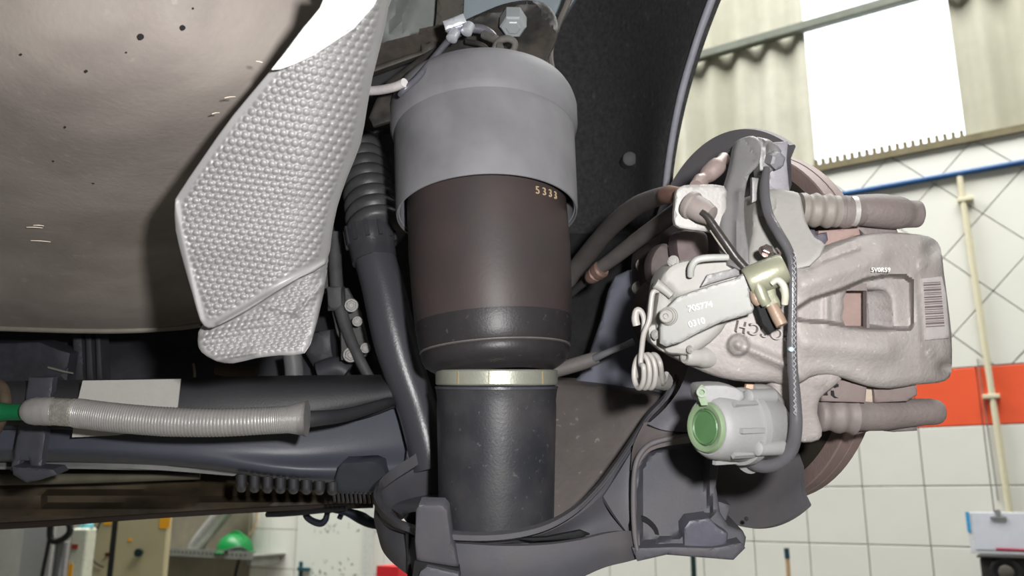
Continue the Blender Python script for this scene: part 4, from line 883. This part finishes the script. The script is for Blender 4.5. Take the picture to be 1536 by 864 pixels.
tube('pin_lobe', [(1262, 316, .595, 20), (1290, 314, .60, 22), (1330, 308, .605, 17), (1345, 310, .605, 10)], m_castb, ca2, seg=22)
tube('pin_band', [(1276, 317, .583, 22), (1283, 317, .583, 22.5)], mat('band_bright', (196, 192, 188), .3, .5), ca2, seg=30)
rr = []
for i in range(26):
    x = 1226+i*2.1; rr.append((x, 622+.02*(x-1226), .59+.00004*(x-1226), (23+i*.2)+1.6*math.sin(i*.55)))
tube('pin_boot', rr, mat('lower_boot', (112, 104, 102), .6, var=.12, scale=60), ca2, seg=30, n=1, angle=80)
tube('slide_pin', [(1275, 622, .592, 26), (1290, 622, .593, 24), (1320, 622, .595, 24), (1350, 620, .598, 22), (1385, 618, .60, 20), (1402, 618, .602, 19), (1410, 618, .603, 15), (1413, 618, .603, 5)], m_castb, ca2, seg=30)
slab('pin_saddle', [(1290, 625), (1320, 630), (1375, 632), (1376, 646), (1340, 648), (1310, 645), (1285, 652)], .60, .02, m_castb, ca2, rnd=4, step=5)
slab('spring_clip', [(1205, 343), (1222, 345), (1226, 352), (1240, 348), (1242, 360), (1236, 368), (1218, 362)], .572, .012, mat('clip_purplegrey', (92, 88, 98), .4, .4), ca2, rnd=2, step=4)
pd = empty('brake_pad', P(1270, 345, .60), 'brown brake pad backing above the upper caliper finger', 'brake pad', None)
m_pad = mat('pad_backing', (134, 114, 108), .7, var=.14, scale=50)
slab('backing_plate', [(1228, 346), (1288, 342), (1290, 352), (1250, 366), (1240, 372), (1226, 360)], .585, .012, m_pad, pd, rnd=3, step=5)
slab('pad_edge', [(1258, 428), (1296, 424), (1299, 500), (1258, 498)], .600, .012, m_pad, pd, rnd=2, step=6)
slab('friction_block', [(1285, 340), (1340, 330), (1348, 352), (1300, 358)], .60, .02, m_castb, pd, rnd=4, step=6)
pd2 = empty('brake_pad', P(1300, 580, .60), 'brown brake pad edges below the lower caliper finger', 'brake pad')
slab('backing_plate', [(1232, 575), (1250, 566), (1300, 578), (1298, 604), (1232, 602)], .578, .014, mat('pad_lower', (112, 100, 98), .7, var=.12), pd2, rnd=2, step=5)
slab('friction_block', [(1310, 580), (1374, 577), (1376, 592), (1360, 602), (1312, 604)], .584, .02, MATS['pad_lower'], pd2, rnd=2, step=5)
slab('pad_spacer', [(1296, 580), (1312, 580), (1312, 604), (1294, 602)], .588, .016, mat('spacer_tan', (160, 148, 134), .6), pd2, rnd=1, step=5)
for o_ in ([(1234, 584), (1240, 584), (1242, 593), (1234, 593)], [(1247, 586), (1251, 586), (1252, 594), (1258, 597), (1252, 597), (1247, 593)], [(1248, 579), (1258, 576), (1258, 580), (1252, 582)]):
    slab('wear_mark', o_, .5765, .001, MATS['slot_black'], pd2, rnd=0, step=6)
slab('piston_face', [(1190, 440), (1300, 425), (1305, 500), (1190, 495)], .580, .006, m_castb, cal, rnd=1, step=10, holes=[[(1264, 436), (1300, 436), (1300, 493), (1264, 490)]])

# ---------------------------------------------------------------- parking brake motor
mo_ax = D(.86, -.06, .52).normalized()
mc = P(1060, 641, .53)
mo = empty('brake_actuator', mc, 'light grey parking brake actuator with round green cap', 'actuator')
m_mo = mat('actuator_cast', (134, 134, 134), .6, .05, var=.06, scale=40, bump=.15)
k5 = .53/F
lathe('actuator_housing', mc, mo_ax, [(.000, 0), (.000, 41*k5), (.001, 44*k5), (.004, 48*k5), (.012, 51*k5), (.026, 54*k5), (.0265, 59*k5), (.031, 60*k5), (.032, 55*k5), (.050, 52*k5), (.054, 46*k5), (.058, 0)], m_mo, mo, seg=56)
_, uu, ww = frame(mo_ax)
for a in range(10, 370, 45):
    vv = uu*math.cos(math.radians(a))+ww*math.sin(math.radians(a))
    obj('housing_rib', *box_geo(mc+mo_ax*.020+vv*53.5*k5, mo_ax, mo_ax.cross(vv), vv, .026, .003, .0025), m_mo, mo, smooth=False)
for a in (40, 130, 215, 310):
    vv = uu*math.cos(math.radians(a))+ww*math.sin(math.radians(a))
    lathe('housing_boss', mc+mo_ax*.022+vv*55*k5, mo_ax, [(0, .003), (.001, .0045), (.022, .005), (.022, 0)], m_mo, mo, seg=18)
m_green = mat('green_cap', (72, 104, 68), .4, var=.05); m_greenr = mat('green_ring', (108, 126, 98), .5, var=.06)
lathe('green_ring', mc-mo_ax*.0003, -mo_ax, [(-.001, 28*k5), (.0015, 28*k5), (.002, 30*k5), (.002, 36*k5), (.0, 39*k5), (-.002, 39*k5)], m_greenr, mo, seg=44, cap=False)
lathe('green_cap', mc-mo_ax*.0, -mo_ax, [(0, 27*k5), (.0012, 27*k5), (.002, 25*k5), (.0012, 23*k5), (.0012, 0)], m_green, mo, seg=44)
slab('ear', [(1046, 594), (1046, 582), (1056, 578), (1090, 578), (1115, 588), (1110, 605), (1060, 606), (1050, 604)], .528, .02, m_mo, mo, sm=2, rnd=4, step=4)
sheet('green_tab', [[(1047, 582, .525), (1053, 577, .525), (1059, 584, .525)], [(1047, 594, .5245), (1053, 595, .5245), (1059, 594, .5245)], [(1052, 608, .524), (1057, 608, .524), (1062, 608, .524)]], m_greenr, mo, thick=.002)
lathe('tab_eye', P(1053, 588, .5235), D(-.3, 0, -1), [(0, .0032), (.0012, .0032), (.0012, .0016), (0, .0016)], mat('eye_pale', (130, 138, 126), .4), mo, seg=18, cap=False)
tube('rear_body', [(1112, 636, .555, 46), (1140, 648, .565, 44), (1156, 650, .57, 40), (1164, 652, .574, 28)], m_mo, mo, seg=36)
tube('rear_neck', [(1140, 640, .56, 20), (1168, 638, .565, 19), (1186, 636, .57, 18)], m_mo, mo, seg=24)
tube('foot_boss', [(1120, 690, .55, 22), (1140, 676, .56, 24), (1160, 664, .57, 20)], m_mo, mo, seg=22)
tube('upper_boss', [(1125, 590, .555, 14), (1145, 598, .56, 22), (1156, 610, .565, 22)], mat('boss_grey', (128, 126, 124), .5), mo, seg=22)
slab('copper_mark', [(1120, 577), (1130, 577), (1130, 590), (1118, 586)], .545, .004, mat('coppery', (186, 140, 116), .5), mo, rnd=1, step=4)

# ---------------------------------------------------------------- brake lines, brackets, cable, spring
bk = empty('hose_bracket', P(1060, 310, .57), 'pale grey steel bracket plate holding the cable boot', 'bracket')
m_bk = mat('bracket_pale', (146, 143, 140), .5, .15, var=.05, scale=40)
m_bk2 = mat('bracket_grey', (118, 117, 117), .5, .2, var=.08, scale=50)
slab('bracket_plate', [(1013, 300), (1015, 285), (1026, 278), (1050, 277), (1086, 279), (1090, 300), (1086, 346), (1060, 347), (1020, 342), (1011, 330)], .565, .006, m_bk, bk, sm=2, rnd=3, step=5)
slab('bracket_arm', [(1104, 214), (1116, 206), (1130, 204), (1140, 212), (1141, 234), (1136, 250), (1124, 262), (1118, 285), (1116, 310), (1118, 345), (1124, 400), (1092, 398), (1080, 350), (1082, 320), (1086, 290), (1094, 262), (1099, 240)], plane((1104, 214, .585), (1120, 300, .560), (1085, 350, .558)), .008, m_bk2, bk, sm=2, rnd=5, step=4, mods=[ridge(1108, 290, 1104, 390, 4, .004), ridge(1116, 210, 1132, 236, 4, -.002)])
slab('bracket_side', [(1128, 208), (1150, 208), (1160, 214), (1172, 226), (1166, 246), (1154, 260), (1140, 262), (1138, 240)], .592, .014, m_bk2, bk, sm=2, rnd=4, step=4, mods=[ridge(1150, 212, 1158, 240, 3, .004)])
lathe('side_nut', P(1162, 240, .588), D(.3, -.3, -.9), [(-.004, .0055), (.004, .006), (.005, .004), (.005, 0)], mat('nut_grey', (112, 112, 116), .5), bk, seg=6, angle=20)
slab('vertical_strip', [(1154, 214), (1182, 212), (1180, 240), (1184, 286), (1150, 284), (1156, 250)], .60, .008, mat('strip_lilac', (132, 130, 136), .5), bk, rnd=3, step=6)
slab('lever_gap_plate', [(1128, 266), (1142, 268), (1140, 300), (1128, 304)], .575, .004, m_bk2, bk, rnd=1.5, step=4)
bline = tag(tube('brake_line', [(1150, 252, .565, 5), (1147, 275, .56, 7), (1148, 300, .553, 7.5), (1154, 325, .545, 7.5), (1168, 350, .535, 7.5), (1182, 374, .53, 7), (1188, 396, .527, 6.5), (1189, 440, .525, 6.5), (1188, 500, .525, 7), (1189, 550, .525, 7.5), (1193, 600, .525, 8.5), (1194, 640, .525, 9.5), (1188, 672, .53, 10), (1172, 692, .535, 10), (1150, 699, .54, 10), (1132, 696, .545, 10), (1120, 686, .552, 9)], mat('line_black', (78, 77, 80), .28, var=.08, scale=30), seg=18, n=6), 'long black brake line running down over the caliper', 'brake line')
zz_ = [(1192+(1.9 if i % 2 else -1.6), 378+i*4.3, .5195, .55) for i in range(58)]
tube('line_marking', zz_, mat('white_print', (150, 150, 152), .5), bline, seg=4, n=1)['label'] = 'fine pale zigzag print'
obj('paint_dot', *lathe_geo(P(1187, 524, .520), D(0, 0, -1), [(-.002, .0016), (.0004, .0014), (.0008, 0)], seg=12), mat('pale_blue_dot', (160, 184, 200), .4), bline)['label'] = 'pale blue dot'
bt = empty('parking_cable', P(1050, 320, .55), 'black parking brake cable leaving a grey rubber boot', 'cable')
lathe('cable_boot', P(1034, 306, .562), D(.62, -.45, -.55), [(-.001, .0085), (.001, .0092), (.003, .0092), (.004, .0080), (.012, .0078), (.018, .0062), (.019, 0)], mat('boot_grey', (126, 118, 114), .6, var=.1), bt, seg=30)
tube('cable', [(1052, 318, .549, 5), (1062, 326, .547, 5.5), (1076, 346, .545, 6), (1090, 366, .543, 6), (1104, 386, .542, 6.5), (1120, 404, .54, 7)], mat('cable_black', (48, 44, 42), .35, var=.2), bt, seg=14)
tube('cable_wire', [(1066, 345, .552, 2), (1080, 366, .549, 2), (1094, 384, .547, 2), (1106, 398, .546, 2)], mat('wire_pale', (150, 144, 134), .4), bt, seg=8)
# lever plate with stamping, clevis, pins, hook rod
lv = empty('brake_lever', P(1070, 460, .54), 'stamped silver lever plate with screw at its left end', 'lever')
m_lv = mat('lever_zinc', (126, 126, 123), .5, .15, bump=.03, var=.05, scale=50)
lp = plane((1000, 480, .540), (1130, 420, .528), (1010, 515, .540))
slab('lever_plate', [(990, 492), (1000, 462), (1016, 446), (1040, 437), (1070, 427), (1104, 418), (1118, 408), (1124, 430), (1126, 448), (1131, 462), (1128, 470), (1112, 475), (1080, 484), (1050, 498), (1020, 514), (1000, 520), (990, 515)], lp, .004, m_lv, lv, rnd=2, step=5)
text('stamped_number', '70S774', 1050, 460, lp(1050, 460)-.001, 9, mat('stamp_white', (236, 236, 234), .3), lv, right=D(.97, .22, -.06), up=D(-.22, .97, 0), depth=.0004)
text('stamped_number', '0310', 1045, 484, lp(1045, 484)-.001, 9, MATS['stamp_white'], lv, right=D(.95, .28, -.06), up=D(-.28, .95, 0), depth=.0004)
lathe('lever_screw', P(1003, 474, .539), D(-.45, 0, -.9), [(0, .0058), (.0015, .0058), (.002, .0052), (.0035, .0050), (.004, .0044), (.006, .0042), (.0068, .0034), (.0068, .0018), (.005, .0016), (.005, 0)], m_castl, lv, seg=28)
tube('lever_hook', [(1036, 414, .545, 5), (1037, 402, .542, 5.5), (1044, 391, .540, 5.5), (1060, 387, .539, 5.5), (1092, 386, .540, 5)], mat('hook_pale', (160, 160, 156), .4, .1), lv, seg=14)
lathe('clevis_barrel', P(1168, 405, .527), D(-.80, -.35, .15), [(-.004, .0), (-.004, .0085), (-.002, .0095), (.018, .0098), (.020, .009), (.020, 0)], mat('clevis_brass', (138, 138, 120), .4, .3, var=.05), lv, seg=30)
tube('clevis_loop', [(1130, 415, .525, 7), (1138, 430, .523, 9), (1144, 446, .522, 9), (1150, 456, .522, 8)], MATS['clevis_brass'], lv, seg=14)
tube('clevis_fork', [(1157, 426, .518, 4), (1166, 420, .517, 5), (1175, 428, .517, 5.5), (1178, 442, .518, 5.5), (1177, 456, .52, 5)], mat('fork_pale', (196, 194, 178), .35, .3), lv, seg=12)
slab('clevis_web', [(1144, 420), (1160, 418), (1164, 440), (1172, 460), (1150, 462), (1142, 440)], .525, .008, MATS['clevis_brass'], lv, sm=2, rnd=3, step=4)
m_br = mat('brass_pin', (138, 118, 102), .45, .1, var=.08)
tube('brass_pin', [(1158, 458, .523, 9), (1166, 474, .521, 9.5), (1173, 488, .519, 9)], m_br, lv, seg=16)
tube('brass_pin', [(1129, 436, .527, 5), (1134, 448, .526, 8), (1139, 456, .526, 6)], m_br, lv, seg=14)
slab('rubber_stop', [(1134, 456), (1146, 454), (1168, 492), (1156, 500), (1144, 486)], .530, .006, MATS['slot_black'], lv, rnd=1.5, step=4)
hexbolt('clevis_bolt', 1149, 378, .535, 9, D(.1, .55, -.7), mat('dark_chrome', (120, 108, 104), .25, .7), lv, h=1.0)
tube('bolt_ring', [(1164, 372, .54, 2), (1170, 380, .54, 2), (1166, 388, .54, 2)], MATS['dark_chrome'], lv, seg=8)
slab('lever_flange', [(1062, 412), (1105, 402), (1112, 412), (1070, 424), (1052, 430)], .544, .003, m_bk2, lv, rnd=1, step=5)
# return spring
rs = empty('return_spring', P(965, 550, .56), 'coiled grey return spring at the left of the caliper', 'spring')
m_sp = mat('spring_wire', (156, 152, 148), .5, .1, var=.05)
coil = [(988, 436, .556, 4), (980, 438, .555, 4.2), (977, 452, .555, 4.2), (974, 480, .555, 4.2), (966, 500, .556, 4.2), (963, 520, .558, 4.2), (961, 545, .559, 4.2)]
cx0, cy0 = 956, 557
for i in range(0, 12*3+1):
    a = -math.pi*.1+2*math.pi*i/12; coil.append((cx0+i*.72+9.5*math.cos(a), cy0+25*math.sin(a), .560+i*.0006-.006*math.cos(a), 4.2))
coil += [(994, 575, .59, 4), (1000, 560, .60, 4)]
tube('spring_wire', coil, m_sp, rs, seg=10, n=4)
tube('spring_hook', [(965, 500, .562, 4), (966, 480, .562, 4), (962, 468, .562, 4.5), (955, 466, .562, 5), (953, 478, .562, 6), (955, 488, .562, 6)], m_sp, rs, seg=10)
tube('spring_arbor', [(962, 560, .572, 9), (980, 568, .59, 14), (996, 572, .61, 14)], m_castl, rs, seg=16)
# rubber brake hoses and fittings to the left
m_hose = mat('hose_rubber', (96, 91, 89), .65, var=.12, scale=60, bump=.3)
h1 = empty('brake_hose', P(930, 340, .8), 'thick dusty brake hose ending at the pale bracket, the upper of two', 'brake hose')
tube('hose', [(830, 460, .95, 12), (852, 420, .93, 13), (880, 383, .89, 14), (915, 342, .82, 14), (950, 312, .74, 14.5), (980, 298, .67, 14), (1000, 292, .62, 13)], m_hose, h1, seg=20)
tube('ferrule', [(998, 293, .62, 13), (1003, 292, .61, 14), (1016, 292, .59, 12), (1022, 292, .585, 11)], mat('rusty_ferrule', (120, 92, 80), .6, .2, var=.2, scale=80), h1, seg=18)
h2 = empty('brake_hose', P(940, 370, .8), 'thinner brake hose with a rusty union nut below the thick hose', 'brake hose')
tube('hose', [(903, 400, .82, 10), (925, 384, .80, 11), (960, 357, .76, 12), (1000, 328, .70, 13), (1030, 305, .66, 13)], m_hose, h2, seg=18)
tube('thin_pipe', [(830, 470, .92, 5), (855, 442, .90, 6), (885, 417, .86, 6)], mat('thin_pipe', (62, 60, 60), .5), h2, seg=12)
lathe('union_nut', P(884, 418, .835), (P(908, 399, .815)-P(884, 418, .835)), [(0, .0055), (.004, .0072), (.010, .0075), (.011, .006), (.014, .0085), (.020, .0085), (.022, .007), (.022, 0)], mat('rusty_nut', (128, 104, 94), .5, .3, var=.2, scale=100), h2, seg=18, angle=30)
un = empty('banjo_fitting', P(1066, 258, .62), 'pinkish worn pipe union above the pale bracket', 'fitting')
m_un = mat('worn_union', (150, 134, 130), .45, .3, var=.15, scale=80)
tube('union_body', [(1045, 280, .60, 11), (1052, 271, .605, 12), (1056, 268, .606, 9), (1062, 262, .61, 13), (1072, 253, .612, 14), (1078, 247, .614, 13), (1081, 243, .615, 9), (1086, 238, .62, 10)], m_un, un, seg=20, n=3)
tube('union_pipe', [(1082, 242, .62, 6), (1100, 226, .625, 6), (1112, 214, .62, 5)], m_black, un, seg=12)
tag(tube('sensor_lead', [(810, 562, .78, 11), (850, 551, .78, 11), (880, 542, .78, 11), (896, 536, .78, 10)], m_hose, seg=16), 'dusty rubber lead right of the silver clamp ring', 'lead')
tag(tube('sensor_rod', [(893, 537, .775, 6), (915, 527, .76, 5), (940, 517, .75, 5), (950, 513, .75, 6)], mat('rod_grey', (112, 112, 116), .4), seg=12), 'thin grey rod joining the lead to the return spring area', 'rod')
